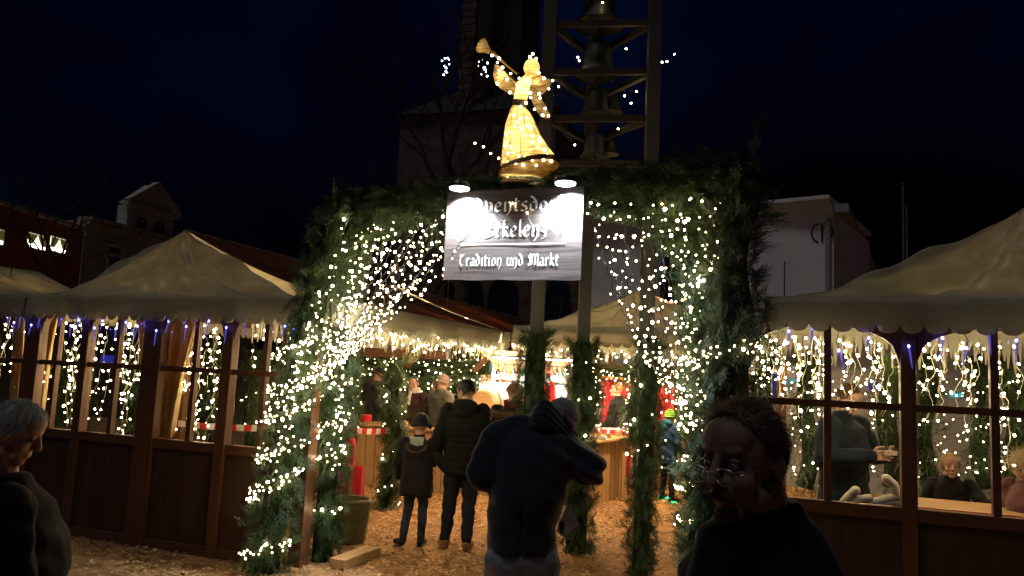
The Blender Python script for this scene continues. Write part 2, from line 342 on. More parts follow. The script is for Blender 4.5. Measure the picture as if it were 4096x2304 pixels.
# church: nave wall low, tower with spire above
A = D(1560, 1150, 34); B = D(2460, 1190, 31)
ch = thing('church', 'brick church with arched windows and a tall dark tower behind the arch', 'church', (A[0],A[1],0))
tz = planehit(1700, 470, A, B)[2]
mb = MB(); nrm = wallbox(mb, A, B, 0, 7.2, 9); mb.build('wall', M['plaster'] if False else M['brick_c'], ch)
t0 = planehit(1612, 700, A, B); t1 = planehit(2230, 700, A, B); mb = MB(); wallbox(mb, t0-nrm*.6, t1-nrm*.6, 0, tz, 8); mb.build('tower', M['brick_c'], ch)
uu = (t1-t0)*[1,1,0]; mb = MB(); mb.add([t0*[1,1,0]-nrm*.9-uu*.02+[0,0,tz-.15], t1*[1,1,0]-nrm*.9+uu*.02+[0,0,tz-.15], t1*[1,1,0]+nrm*7.6+uu*.02+[0,0,tz-.15], t0*[1,1,0]+nrm*7.6-uu*.02+[0,0,tz-.15], t0*[1,1,0]+nrm*3+uu*.28+[0,0,tz+2.6], t1*[1,1,0]+nrm*3-uu*.28+[0,0,tz+2.6]], [(3,2,1,0),(0,1,5,4),(1,2,5),(2,3,4,5),(3,0,4)]); mb.build('tower_roof', M['slate'], ch)
q0 = planehit(1790, 300, A, B); q1 = planehit(2080, 300, A, B); mb = MB(); cc = (q0+q1)/2+nrm*3; rr = np.linalg.norm((q1-q0)[:2])/2
mb.lathe([(rr,tz),(rr*.96,tz+9),(rr*.92,tz+12),(.1,tz+40)], (cc[0],cc[1],0), 8); mb.build('spire', M['slate'], ch)
e0 = planehit(1876, 300, A, B)-nrm*.2; mb = MB()
for k in range(46): mb.box((e0[0],e0[1],tz-1.2+k*.34), (.62+.1*(k%3==0),.4,.30))
mb.build('corner_stonework', M['brick_c'], ch)
def archwin(px0, px1, pyt, pyb, mt):
    p = planehit(px0, pyt, A, B)-nrm*.66; q = planehit(px1, pyb, A, B)-nrm*.66; c = (p+q)/2; u = (q-p)*[1,1,0]; W = np.linalg.norm(u); u /= W
    z1 = p[2]; z0 = max(q[2], .5); vs = [c-u*W/2, c+u*W/2]; pts = [np.array([*vs[0][:2], z0]), np.array([*vs[1][:2], z0])]
    hh = min(W*.8, (z1-z0)*.5)
    for t in np.linspace(0, math.pi, 9): s = c+u*W/2*math.cos(t); pts.append(np.array([s[0], s[1], z1-hh+hh*math.sin(t)**.8]))
    n = len(pts); v = pts+[x+nrm*.1 for x in pts]
    mb = MB().add(v, [tuple(range(n)), tuple(range(2*n-1, n-1, -1))]+[(i,(i+1)%n,(i+1)%n+n,i+n) for i in range(n)]); mb.build('arched_window', mt, ch)
archwin(1802,1834,1137,1210,M['darkglass']); archwin(1872,1945,1122,1300,M['darkglass']); archwin(1975,2085,1115,1300,M['darkglass']); archwin(2200,2290,1120,1300,M['darkglass'])
archwin(1690,1745,820,900,M['darkglass']); archwin(1850,1930,830,1000,M['darkglass'])
# white building on the right
C = G(3335, 792, 8.0); L_ = G(2360, 880, 8.0); Rr = G(3482, 1088, 8.0)
wl = thing('white_building', 'white plastered building with rounded cornice and iron wall anchors right of the arch', 'building', (C[0],C[1],0))
L_ = C + (L_-C)*1.0
mb = MB(); n1 = wallbox(mb, L_, C, 0, 7.55, 6.0); n2 = wallbox(mb, C+n1*.01, Rr, 0, 7.5, 3.0); mb.build('wall', M['plaster'], wl)
mb = MB()
for k in range(5):
    o_ = .06+.05*k*k*.5; wallbox(mb, L_-n1*o_, C-n1*o_, 7.25+k*.12, 7.25+k*.12+.118, .3+o_)
wallbox(mb, L_-n1*.62, C-n1*.62, 7.86, 7.98, 7); mb.build('cornice', M['plaster'], wl)
mb = MB(); wallbox(mb, C-n2*.45, Rr-n2*.45, 7.52, 7.80, 3.6); mb.build('gutter', M['plaster_g'], wl)
mb = MB(); e = C-n1*.12-(C-L_)/np.linalg.norm(C-L_)*.15; mb.tube([(e[0],e[1],7.3),(e[0],e[1],.2)], .09, 8); mb.build('downpipe', M['plaster_g'], wl)
for (x0,y0,x1,y1) in ((2652,930,2722,1130),(3040,950,3112,1165)):
    p = planehit(x0,y0,L_,C)-n1*.06; q = planehit(x1,y1,L_,C)-n1*.06; u = (q-p)*[1,1,0]; u /= np.linalg.norm(u)
    z1, z0 = p[2], q[2]-1.2
    mb = MB(); wallbox(mb, p-u*.35-n1*.04, p-n1*.04, z0, z1+.35, .1); wallbox(mb, q-n1*.04, q+u*.35-n1*.04, z0, z1+.35, .1); wallbox(mb, p-n1*.04, q-n1*.04, z1, z1+.35, .1); fr = mb.build('window', M['plaster_g'], wl)
    mb = MB(); wallbox(mb, p, q, z0, z1, .05); mb.build('pane', M['darkglass'], fr)
    mb = MB(); W = np.linalg.norm((q-p)[:2])
    for k in range(1,4): wallbox(mb, p+u*(W*k/4-.03)-n1*.03, p+u*(W*k/4+.03)-n1*.03, z0, z1, .03)
    for k in range(1,7): wallbox(mb, p-n1*.055, q-n1*.055, z0+(z1-z0)*k/7-.03, z0+(z1-z0)*k/7+.03, .03)
    mb.build('glazing_bars', M['slate'], fr)
# iron anchors: one curly, three straight
p = planehit(3290, 932, L_, C)-n1*.06; u = (C-L_); u /= np.linalg.norm(u); mb = MB(); zz = np.array([0,0,1.])
for s_ in (-1,1):
    mb.tube([p+u*s_*(.05+.28*math.sin(t))+zz*.32*math.cos(t) for t in np.linspace(.25, 2.9, 10)][::1], .03, 6)
mb.bar(p-zz*.3, p+zz*.3, .06, .05); 
mb.build('wall_anchor', M['slate'], wl)
for (x,y) in ((3352,955),(3382,1010),(3408,1070)):
    p = planehit(x, y, C, Rr)-n2*.08; mb = MB(); mb.bar(p-zz*.32, p+zz*.32, .08, .05); mb.bar(p-zz*.1, p+zz*.02+n2*.02-(Rr-C)/np.linalg.norm(Rr-C)*.15, .05, .05); mb.build('wall_anchor', M['slate'], wl)
# flag poles
for i, (x, yt, dp) in enumerate(((3611, 742, 26), (3626, 828, 28))):
    p = D(x, yt, dp); t = thing('flag_pole', ('taller' if i == 0 else 'shorter')+' thin bare flag pole of the two beyond the right tent roof', 'flag pole', (p[0],p[1],0), 0, 'flag poles')
    MB().tube([(p[0],p[1],0),(p[0],p[1],p[2])], [.06,.04], 8).build('pole', M['steel'], t, smooth=True); MB().ell((p[0],p[1],p[2]+.05),(.06,.06,.06)).build('finial', M['steel'], t, smooth=True)
# bare trees
def bare_tree(base, h, label, seed, spread=1.0, depth=5, name='bare_tree', r0=.16, lean=0):
    r = random.Random(seed); segs = []
    def grow(p, d, L, rad, lv):
        pts = [p]; q = np.array(p)
        for k in range(4):
            d = d+np.array([r.uniform(-.16,.16), r.uniform(-.16,.16), r.uniform(-.03,.10)]); d /= np.linalg.norm(d); q = q+d*L/4; pts.append(q)
        segs.append((lv, pts, [rad*(1-.09*k) for k in range(5)]))
        if lv >= depth: return
        nb = 3 if lv < 3 else 2
        for b in range(nb):
            a = r.uniform(0, 6.28); sp = spread*r.uniform(.45,.95); t = r.choice([2,3,4,4])
            dd = d+np.array([math.cos(a)*sp, math.sin(a)*sp, r.uniform(-.15,.35)]); dd /= np.linalg.norm(dd)
            grow(pts[t], dd, L*r.uniform(.6,.82), rad*.58, lv+1)
    grow(np.array([base[0],base[1],0.]), np.array([lean,0,1.]), h*.34, r0, 0)
    t = thing(name, label, 'tree', (base[0],base[1],0))
    a = MB(); b = MB()
    for lv, pts, rad in segs:
        (a if lv == 0 else b).tube(pts, rad, 7 if lv < 2 else 4, cap=lv < 2)
    a.build('trunk', M['bark'], t, smooth=True); b.build('crown', M['bark'], t); return t
p = D(1810, 760, 21); bare_tree(p, 12.5, 'bare winter tree with spreading branches in front of the church tower', 5, 1.1, 6, r0=.2)
p = D(365, 1000, 17); bare_tree(p, 6.0, 'small bare forked tree in front of the grey townhouse', 12, .75, 5, r0=.09)
# ------------------------------------------------------------------ tents
def scallop(mb, fn, L, drop, sc=.14, n_per=8):
    # fn(t)->(point top, outward normal); hanging strip with scalloped lower edge
    k = max(1, int(round(L/sc))); N = k*n_per
    def g_(u, v):
        p, nn = fn(u); ph = (u*k) % 1.0 if u < 1 else 1.0; b = .055*(1-math.sqrt(max(0, 1-(2*ph-1)**2)))
        z = -(drop-b)*v; wv = .018*math.sin(u*L*5.3+1)*v + .010*math.sin(u*L*17)*v
        return np.array(p)+np.array([0,0,z])+np.array(nn)*wv
    mb.grid(g_, N, 4, .004)
def tent(label, x0, x1, xr, y0, y1, yr, ze, zr, drop, group='market tents', vis=('front','right')):
    t = thing('market_tent', label, 'tent', ((x0+x1)/2, (y0+y1)/2, 0), 0, group)
    hs = lambda x, y: .03*math.sin(x*3.1+y*1.7)+.02*math.sin(x*7.3-y*2.2+1)+.012*math.sin(x*13+y*9)
    def front(u, v):
        xb = x0+(x1-x0)*u; x = xb+(xr-xb)*v; y = y0+(yr-y0)*v; side = xb > xr
        z = ze+(zr-ze)*v**1.65+ (.05*math.exp(-((xb-xr)/.05)**2)+hs(xb*1.2, v*3)*1.5)*math.sin(math.pi*min(v,.999)) 
        z += .012*math.exp(-((((xb-x0)/(x1-x0)*4) % 1.0-.5)/.022)**2)*math.sin(math.pi*min(v*.96+.04,.999))
        return (x, y-.02*math.sin(math.pi*v), z)
    MB().grid(front, 96, 28, .005).build('front_canopy', M['canvas'], t, smooth=True)
    def slope(xe):
        ex = 1.65 if (xe < xr or y1-y0 < 2.5) else 1
        return lambda u, v: (xe+(xr-xe)*v, y0+(yr-y0)*v+(y1-y0-(yr-y0)*v)*u, ze+(zr-ze)*v**ex+.018*math.sin(u*40)*math.sin(math.pi*v)-.05*math.sin(math.pi*v))
    MB().grid(slope(x1), 50, 14, .005).build('side_canopy', M['canvas'] if y1-y0 < 2.5 else M['canvas_brown'], t, smooth=True)
    MB().grid(slope(x0), 30, 14, .005).build('side_canopy', M['canvas'], t, smooth=True)
    mb = MB(); scallop(mb, lambda u: ((x0+(x1-x0)*u, y0, ze+.003), (0,-1,0)), x1-x0, drop)
    mb.build('valance', M['canvas'], t, smooth=True)
    mb = MB(); scallop(mb, lambda u: ((x1, y0+.02+(y1-y0)*u, ze+.003), (1,0,0)), y1-y0, drop)
    mb.build('valance', M['canvas'], t, smooth=True)
    mb = MB(); scallop(mb, lambda u: ((x0, y0+.02+(y1-y0)*u, ze+.003), (-1,0,0)), y1-y0, drop)
    mb.build('valance', M['canvas'], t, smooth=True)
    mb = MB()   # frame beams under the canvas
    mb.bar((x0+.06, y0+.12, ze-.06), (x1-.06, y0+.12, ze-.06), .06, .08); mb.bar((x1-.09, y0+.2, ze-.06), (x1-.09, y1-.1, ze-.06), .06, .08)
    mb.bar((x0+.09, y0+.2, ze-.06), (x0+.09, y1-.1, ze-.06), .06, .08)
    mb.build('roof_beam', M['wood'], t)
    for (px_, py_) in ((x0+.1, y1-.15), (x0+.1, (y0+y1)/2)):
        MB().box((px_, py_, (ze-.1)/2), (.09,.09,ze-.1)).build('post', M['wood'], t, bevel=.006)
    return t
tent('pale canvas tent with brown side roof directly left of the garlanded arch', -7.33, -3.72, -5.75, -.12, 4.25, .28, 2.34, 3.06, .25)
tent('pale canvas tent cut off by the left photo edge', -10.95, -7.36, -9.8, -.12, 1.9, .28, 2.34, 2.86, .25)
tent('large pale canvas tent to the right of the garlanded arch', -.14, 3.7, 1.62, -.12, 4.25, .35, 2.38, 3.12, .24)
tent('yellowish canvas tent deep inside the market behind the bell tower legs', -3.62, -.22, -1.92, 4.32, 10.5, 4.75, 2.44, 3.02, .27)
tent('canvas tent at the rear left over the bar and standing tables', -7.3, -3.66, -5.75, 4.32, 10.5, 4.7, 2.34, 3.06, .25)
# ------------------------------------------------------------------ glazed stall fronts
def stall_front(label, posts, mulls, x0, x1, y=0.0, zs=1.0, zr=1.655, zt=2.24, group='glazed stall fronts'):
    t = thing('glazed_wall', label, 'wall', ((x0+x1)/2, y, 0), 0, group)
    for (a, b) in posts: MB().span((a, y-.05, 0), (b, y+.05, zt+.05)).build('post', M['wood'], t, bevel=.006)
    edges = [x0]+[q for ab in posts for q in ab]+[x1]; bays = [(edges[i], edges[i+1]) for i in range(0, len(edges), 2) if edges[i+1]-edges[i] > .05]
    for (a, b) in bays:
        MB().span((a, y-.012, .03), (b, y+.012, zs-.08)).build('panel', M['panel'], t)
        mb = MB(); mb.span((a, y-.035, zs-.085), (b, y+.035, zs)); mb.span((a, y-.03, 0), (b, y+.03, .09)); mb.build('sill', M['woodh'], t, bevel=.005)
        ms = [m for m in mulls if a < m < b]; xs = [a]+[q for m in ms for q in (m-.024, m+.024)]+[b]
        fr = MB()
        for m in ms: fr.span((m-.024, y-.026, zs), (m+.024, y+.026, zt))
        for i in range(0, len(xs), 2): fr.span((xs[i], y-.024, zr-.024), (xs[i+1], y+.024, zr+.024))
        # arch headboard
        n = 22; rise = .26; z0 = zt-.30; lo = []; up_ = []
        for i in range(n+1):
            s_ = i/n; x = a+(b-a)*s_; e = math.sqrt(max(0, 1-(2*s_-1)**2)); lo.append((x, z0+rise*e**.8)); up_.append((x, zt+.06))
        v = [(x, y-.034, z) for x, z in lo]+[(x, y-.034, z) for x, z in up_]; v += [(x, y+.034, z) for x, _, z in v]; k = n+1
        fs = []
        for i in range(n):
            fs += [(i, i+1, k+i+1, k+i), (2*k+i+1, 2*k+i, 3*k+i, 3*k+i+1), (i+1, i, 2*k+i, 2*k+i+1)]
        fr.add(v, fs); f_ = fr.build('window', M['wood'], t)
        for i in range(0, len(xs), 2):
            for zz0, zz1 in ((zs, zr-.024), (zr+.024, zt-.06)):
                MB().span((xs[i], y-.003, zz0), (xs[i+1], y+.003, zz1)).build('pane', M['glass'], f_)
    return t
stall_front('brown glazed timber stall front left of the arch with gold curtains and light strings behind the panes',
            [(-8.36,-8.28),(-7.40,-7.19),(-6.63,-6.53),(-5.82,-5.60),(-4.88,-4.77)], [-7.85,-6.97,-6.17,-5.21,-4.42,-8.8], -9.3, -4.12)
stall_front('brown glazed timber stall front right of the arch with people visible behind the panes',
            [(-.36,-.25),(.72,.815)], [.27,1.27], -.37, 1.9)
# ------------------------------------------------------------------ fir garlands
def spray(seed, L=.17, side=5, nl=.025, nw=.0052):
    r = np.random.default_rng(seed); T = []
    def twig(p, d, L, up):
        d = d/np.linalg.norm(d); s_ = np.cross(d, up); s_ /= np.linalg.norm(s_)
        w_ = .0016; T.append((p-s_*w_*1.3, p+s_*w_*1.3, p+d*L))
        k = max(4, int(L/.0125))
        for i in range(k):
            q = p+d*L*(i+.5)/k
            for sg in (-1, 1):
                e = d*r.uniform(.5,.9)+s_*sg*r.uniform(.6,1)+up*r.uniform(-.15,.55); e /= np.linalg.norm(e); ln = nl*r.uniform(.75,1.15)*(1-.35*i/k)
                c = np.cross(e, up)+r.uniform(-.3,.3,3); c /= np.linalg.norm(c); T.append((q-c*nw/2, q+c*nw/2, q+e*ln))
    up = np.array([0,0,1.])
    twig(np.zeros(3), np.array([0,1.,0]), L, up)
    for i in range(side):
        sg = 1 if i % 2 else -1; y = L*(.12+.62*i/side)
        twig(np.array([0,y,0]), np.array([sg*r.uniform(.7,1), 1, r.uniform(-.25,.3)]), L*(.55-.30*i/side)*r.uniform(.85,1.1), up)
    return np.array(T)
SPR = [spray(s) for s in range(4)]; SPRF = [spray(s, .17, 3, .030, .007)[::2] for s in range(10, 13)]
def place_sprays(P, Dn, U, S, seed, tmpl=None):
    tmpl = tmpl or SPR; r = np.random.default_rng(seed); n = len(P); Dn = Dn/np.linalg.norm(Dn, axis=1, keepdims=True)
    X = np.cross(Dn, U); X /= np.linalg.norm(X, axis=1, keepdims=True)+1e-9; Z = np.cross(X, Dn)
    a = r.uniform(-.9,.9, n)[:,None]; X, Z = X*np.cos(a)+Z*np.sin(a), Z*np.cos(a)-X*np.sin(a)
    Fm = np.stack([X, Dn, Z], axis=2)*S[:,None,None]; k = r.integers(0, len(tmpl), n); Vs = []; ms = []
    for j, t in enumerate(tmpl):
        ix = np.where(k == j)[0]
        if len(ix) == 0: continue
        V = np.einsum('nij,tkj->ntki', Fm[ix], t)+P[ix][:,None,None,:]; Vs.append(V.reshape(-1,3))
        ms.append(np.repeat((r.uniform(size=len(ix)) < .28).astype(np.int32), t.shape[0]))
    V = np.vstack(Vs); return V, np.arange(len(V)).reshape(-1,3), np.concatenate(ms)
def resample(pts, n):
    pts = np.asarray(pts, float); d = np.r_[0, np.cumsum(np.linalg.norm(np.diff(pts, axis=0), axis=1))]; t = np.linspace(0, d[-1], n)
    return np.c_[[np.interp(t, d, pts[:,i]) for i in range(pts.shape[1])]].T, d[-1]
def smoothp(pts, n=40):
    P, L = resample(pts, n)
    for _ in range(6): P[1:-1] = (P[:-2]+2*P[1:-1]+P[2:])/4
    return P
def garland(pts, rad, dens, label, group=None, seed=0, far=False, scale=1.0, cat='fir garland', droop=.25, core=True, name='fir_garland', parent=None):
    P = smoothp(np.array([(*p, r_) for p, r_ in zip(pts, np.broadcast_to(rad, len(pts)))]), max(12, len(pts)*5))
    C, Rr = P[:,:3], P[:,3]; _, L = resample(C, 10); n = int(dens*L); r = np.random.default_rng(seed+100)
    t = r.uniform(0, len(C)-1.001, n); i = t.astype(int); f_ = (t-i)[:,None]; c = C[i]*(1-f_)+C[i+1]*f_; tg = C[i+1]-C[i]; tg /= np.linalg.norm(tg, axis=1, keepdims=True)+1e-9
    rv = r.normal(size=(n,3)); rv -= tg*np.sum(rv*tg, axis=1, keepdims=True); rv /= np.linalg.norm(rv, axis=1, keepdims=True)
    q = r.uniform(.60, .95, n)[:,None]*(Rr[i][:,None]); lump = 1+.18*np.sin(t*2.3+seed)[:,None]
    Pp = c+rv*q*lump; Dn = rv*r.uniform(.10,.60,n)[:,None]+tg*r.choice([-1,1], n, p=[.62,.38])[:,None]*r.uniform(.3,1,n)[:,None]+np.array([0,0,-droop])
    S = r.uniform(.7, 1.35, n)*scale
    V, fc, ms = place_sprays(Pp, Dn, rv, S, seed, SPRF if far else SPR)
    th = parent if parent is not None else thing(name, label, cat, (C[0][0], C[0][1], max(0, min(C[0][2], C[-1][2])-.1)), 0, group)
    mkobj('fir_sprays', V, fc, [M['needle'], M['needle2']], th, mids=ms)
    if core: MB().tube(C, Rr*.62, 10).build('core', M['twig'], th, smooth=True)
    return th, C, Rr
# ------------------------------------------------------------------ bulbs
ICO = np.array([(0,0,-1),(.72,-.53,-.45),(-.28,-.85,-.45),(-.89,0,-.45),(-.28,.85,-.45),(.72,.53,-.45),(.28,-.85,.45),(-.72,-.53,.45),(-.72,.53,.45),(.28,.85,.45),(.89,0,.45),(0,0,1)])
ICF = [(0,1,2),(1,0,5),(0,2,3),(0,3,4),(0,4,5),(1,5,10),(2,1,6),(3,2,7),(4,3,8),(5,4,9),(1,10,6),(2,6,7),(3,7,8),(4,8,9),(5,9,10),(6,10,11),(7,6,11),(8,7,11),(9,8,11),(10,9,11)]
ICF = [(a,c,b) for a,b,c in ICF]
def bulbmesh(r, m, st=1.0):
    me = bpy.data.meshes.new('bulb'); me.from_pydata([tuple(v*r*np.array([1,1,st])) for v in ICO], [], ICF); me.materials.append(m); me.update(); return me
M['angelb'] = emit('angel_led', (1,.82,.5), 12); M['bulbl'] = emit('warm_led_small', (1.0,.70,.36), 22)
BM = {'w': [bulbmesh(.0070,M['bulbl']), bulbmesh(.0085,M['bulb']), bulbmesh(.0125,M['bulbh'])],
      'far': [bulbmesh(.009,M['ice']), bulbmesh(.011,M['ice']), bulbmesh(.014,M['ice'])],
      'ice': [bulbmesh(.0065,M['ice'],1.6), bulbmesh(.0085,M['ice'],1.5), bulbmesh(.012,M['ice'],1.3)],
      'cool': [bulbmesh(.07,M['coolb']), bulbmesh(.08,M['coolb']), bulbmesh(.11,M['coolb'])],
      'angel': [bulbmesh(.010,M['angelb']), bulbmesh(.012,M['angelb']), bulbmesh(.013,M['angelb'])]}
ORD = ['first','second','third','fourth','fifth','sixth','seventh','eighth','ninth','tenth','eleventh','twelfth','thirteenth','fourteenth','fifteenth','sixteenth','seventeenth','eighteenth','nineteenth','twentieth']
ORD += ['twenty-'+o for o in ORD[:9]]+['thirtieth']+['thirty-'+o for o in ORD[:9]]+['fortieth']+['forty-'+o for o in ORD[:9]]+['fiftieth']+['fifty-'+o for o in ORD[:9]]
def light_string(pts, label, group, sp=.09, kind='w', wire='wire', wr=.0028, jit=.02, seed=0, name='light_string', off=.03, wires=True, parent=None):
    r = random.Random(seed); n = max(6, int(len(pts)*4)); P, L = resample(pts, max(8, int(L0(pts)/.035)))
    P = P.copy(); 
    for i in range(1, len(P)-1): P[i] += [r.uniform(-jit,jit)*.5 for _ in range(3)]
    if label: label = ' '.join(label.split()[:16])
    th = parent or thing(name, label, 'light string', P[0], 0, group)
    nb = max(1, int(L/sp)); mbw = MB()
    if wires: mbw.tube(P, wr, 4)
    cnt = 0
    for k in range(nb):
        t = (k+.5+r.uniform(-.3,.3))/nb*(len(P)-1); i = min(int(t), len(P)-2); q = P[i]+(P[i+1]-P[i])*(t-i)
        dd = np.array([r.uniform(-1,1), r.uniform(-1,1), r.uniform(-.9,.3)]); dd /= np.linalg.norm(dd); b = q+dd*off
        if wires: mbw.tube([q, b], wr*1.15, 4)
        me = r.choices(BM[kind], weights=[5,3,1.2])[0]
        o = bpy.data.objects.new('bulb', me); COL.objects.link(o); o.location = tuple(b); o.rotation_euler = (r.uniform(-.8,.8), r.uniform(-1.2,1.2), r.uniform(0,6))
        o.parent = th; o.matrix_parent_inverse = mw(th).inverted(); cnt += 1
        if cnt >= 100: break
    if wires: mbw.build('cable', M[wire], th)
    return th
def L0(p): p = np.asarray(p, float); return float(np.linalg.norm(np.diff(p, axis=0), axis=1).sum())
# ------------------------------------------------------------------ the arch
YF, YB = -.16, .40
arch = thing('garland_arch', 'wide timber entrance arch wrapped in fir branches and string lights between the two stalls', 'arch', (-2.2, .1, 0))
for (x, y) in ((-4.02, .14), (-.42, .14)):
    MB().box((x, y, 1.6), (.13,.13,3.2)).build('post', M['wood'], arch, bevel=.006)
mb = MB(); 
for y in (-.02,.25): mb.box((-2.17, y+.05, 3.265), (3.4,.05,.05))
mb.build('crossbeam', M['wood'], arch)
gf = lambda pts, Y: [F(x, y, Y) for x, y in pts]
LF = gf([(1050,2330),(1095,2080),(1125,1860),(1160,1650),(1200,1480),(1245,1300),(1275,1130),(1310,980),(1340,870),(1390,815)], YF)
LB = [G(1292,2238)]+gf([(1300,2050),(1318,1850),(1340,1650),(1356,1480),(1372,1300),(1385,1130),(1400,1000),(1420,900),(1460,850)], YB)
TB = gf([(1320,870),(1380,820),(1480,805),(1640,790),(1800,772),(1960,758),(2120,750),(2300,738),(2480,730),(2620,722),(2720,705),(2850,700),(2980,730)], -.02)
LB[0] = np.array([LB[1][0], YB, 0])
RF = gf([(2990,740),(2960,860),(2930,980),(2930,1100),(2940,1250),(2945,1380),(2900,1500),(2870,1650),(2850,1850),(2835,2100),(2830,2330)], YF)
RB = gf([(2850,760),(2810,850),(2790,970),(2780,1100),(2790,1250),(2795,1400),(2805,1550),(2805,1700),(2798,1900),(2790,2100),(2785,2240)], YB)
garland(LF, [.20,.18,.16,.15,.17,.18,.16,.16,.17,.15], 380, None, seed=1, parent=arch, scale=.82)
garland(LB, [.15,.14,.14,.14,.14,.14,.13,.12,.12,.1], 360, None, seed=2, parent=arch, scale=.82)
garland(TB, [.14,.14,.12,.11,.10,.09,.08,.09,.10,.13,.17,.19,.17], 520, None, seed=3, parent=arch, scale=.85)
garland(RF, [.20,.21,.17,.16,.22,.27,.20,.15,.15,.17,.19], 400, None, seed=4, parent=arch, scale=.85)
garland(RB, [.10,.13,.13,.11,.09,.08,.08,.09,.10,.10,.11], 320, None, seed=5, parent=arch, scale=.82)
# diagonal corner branches and hanging sprays under the beam
for i, (pts, Y, r_, d) in enumerate((([(1330,1180),(1370,1020),(1440,920),(1560,850)], .1, .13, 240), ([(1360,1000),(1440,900),(1560,860),(1700,830)], .25, .10, 200),
    ([(2560,800),(2680,860),(2760,960),(2800,1080)], .15, .12, 220), ([(2640,780),(2760,800),(2860,860),(2900,980)], .25, .14, 240), ([(2390,790),(2480,800),(2560,830)], .1, .07, 160),
    ([(1680,800),(1740,850),(1760,930)], .05, .05, 130), ([(2860,900),(2850,1020),(2830,1160),(2790,1290)], .15, .10, 200))):
    garland(gf(pts, Y), r_, d, None, seed=20+i, parent=arch, core=False)
rr_ = np.random.default_rng(9); tips = [(1395,760),(1500,770),(1690,745),(2480,690),(2640,700),(2690,660),(2740,650),(2790,640),(2860,650),(2925,640),(2990,680),(3040,790),(3035,900),(1290,860),(1230,1050),(1215,1150),(1180,1300),(2760,1520),(2730,1880),(1390,1690),(2830,670),(2700,690)]
P = []; Dd = []; S = []
for x, y in tips:
    p = F(x, y, rr_.uniform(-.1,.15)); c = F(2048, 1500, .02); d_ = p-c; d_ = d_/np.linalg.norm(d_)+np.array([0,0,.5])
    for k in range(4): P.append(p-d_*.12+rr_.normal(0,.02,3)); Dd.append(d_+rr_.normal(0,.25,3)); S.append(rr_.uniform(1.0,1.5))
for (x, y) in ((3018,600),(3030,520),(3012,690)):
    for k in range(3): P.append(F(x, y+30, .1)+rr_.normal(0,.015,3)); Dd.append(np.array([.15,0,1.])+rr_.normal(0,.15,3)); S.append(1.1)
V, fc, ms = place_sprays(np.array(P), np.array(Dd), np.tile([0,-1.,.2], (len(P),1)), np.array(S), 77)
mkobj('fir_sprays', V, fc, [M['needle'], M['needle2']], arch, mids=ms)
MB().tube([F(3020,760,.1), F(3020,640,.1), F(3030,500,.1)], .006, 5).build('branch_core', M['bark'], arch)
# light bundles wrapped round the legs (helices in bands)
def helix(C, Rr, t0, t1, turns, ph, ex=.03):
    out_ = []
    n = int(abs(turns)*26)
    for k in range(n+1):
        t = t0+(t1-t0)*k/n; i = min(int(t*(len(C)-1)), len(C)-2); f_ = t*(len(C)-1)-i; c = C[i]*(1-f_)+C[i+1]*f_; r_ = Rr[i]+ex
        a = ph+turns*2*math.pi*k/n; out_.append(c+np.array([math.cos(a)*r_, math.sin(a)*r_, 0]))
    return out_
def leg_wraps(pts, rad, bands, word, seed):
    P = smoothp(np.array([(*p, r_) for p, r_ in zip(pts, np.broadcast_to(rad, len(pts)))]), 50); C, Rr = P[:,:3], P[:,3]
    for bi, (za, zb, nst) in enumerate(bands):
        for s_ in range(nst):
            r = random.Random(seed*31+bi*7+s_); hs_ = []
            for k in range(30):
                a = -math.pi*1.03+math.pi*1.06*k/29  # the front half, left to right
                z = za+(zb-za)*k/29+.032*s_*(1 if bi%2 else -1)+.02*math.sin(k*.45+bi*2+s_)+r.uniform(-.018,.018)
                i = int(np.argmin(abs(C[:,2]-z))); hs_.append(np.array([C[i][0]+math.cos(a)*(Rr[i]+.035), C[i][1]+math.sin(a)*(Rr[i]+.035), z]))
            light_string(hs_, f'{ORD[s_]} strand of the {ORD[bi]} light bundle up the {word}', 'light bundles wrapped round the arch legs', sp=.062, seed=seed*100+bi*10+s_, jit=.03, off=.028, wr=.004)
leg_wraps(LF, .17, [(.16,.30,2),(.55,.85,3),(.95,1.16,3),(1.22,1.42,3),(1.48,1.70,3),(1.78,2.02,2)], 'left front arch leg', 3)
leg_wraps(LB, .14, [(.42,.50,1),(.82,1.02,2),(1.12,1.34,3),(1.42,1.62,2),(1.75,1.95,2)], 'left rear arch leg', 4)
leg_wraps(RB, .13, [(.72,.80,2),(.95,1.0,2),(1.15,1.22,1),(1.38,1.50,2),(1.60,1.75,2),(1.85,1.98,2)], 'right inner arch leg', 5)
leg_wraps(RF, .13, [(1.98,2.06,2)], 'right outer arch leg', 6)
# curtains of strands: from the beam down to the legs
def bez(a, b, c, d, n=14): return [((1-t)**3)*a+3*(1-t)**2*t*b+3*(1-t)*t*t*c+t**3*d for t in np.linspace(0,1,n)]
def px_strand(p4, Y0, Y1, **k):
    q = [F(x, y, Y0+(Y1-Y0)*i/3) for i, (x, y) in enumerate(p4)]; return bez(*q)
k = 0
for i in range(27):
    f_ = i/26; sx = 1400+f_*560; sy = 850-60*f_+(i*31%130); ex = 1110+(i*61%270); ey = 1640-(ex-1110)*.75+(i*37%60)-30; Y0 = (-.30, .42, .05)[i%3]; Y1 = (-.36, .2, -.1)[i%3]
    mx = sx+(ex-sx)*.33+ (20*(1-f_)); 
    pts = px_strand([(sx,sy),(sx+(ex-sx)*(.22+.10*f_), sy+(ey-sy)*.33+15),(sx+(ex-sx)*(.58+.06*f_), sy+(ey-sy)*.66+22),(ex,ey)], Y0, Y1)
    light_string(pts, f'{ORD[i]} strand from the left in the light curtain left of the sign', 'light curtain left of the sign', sp=.085, seed=200+i, jit=.03)
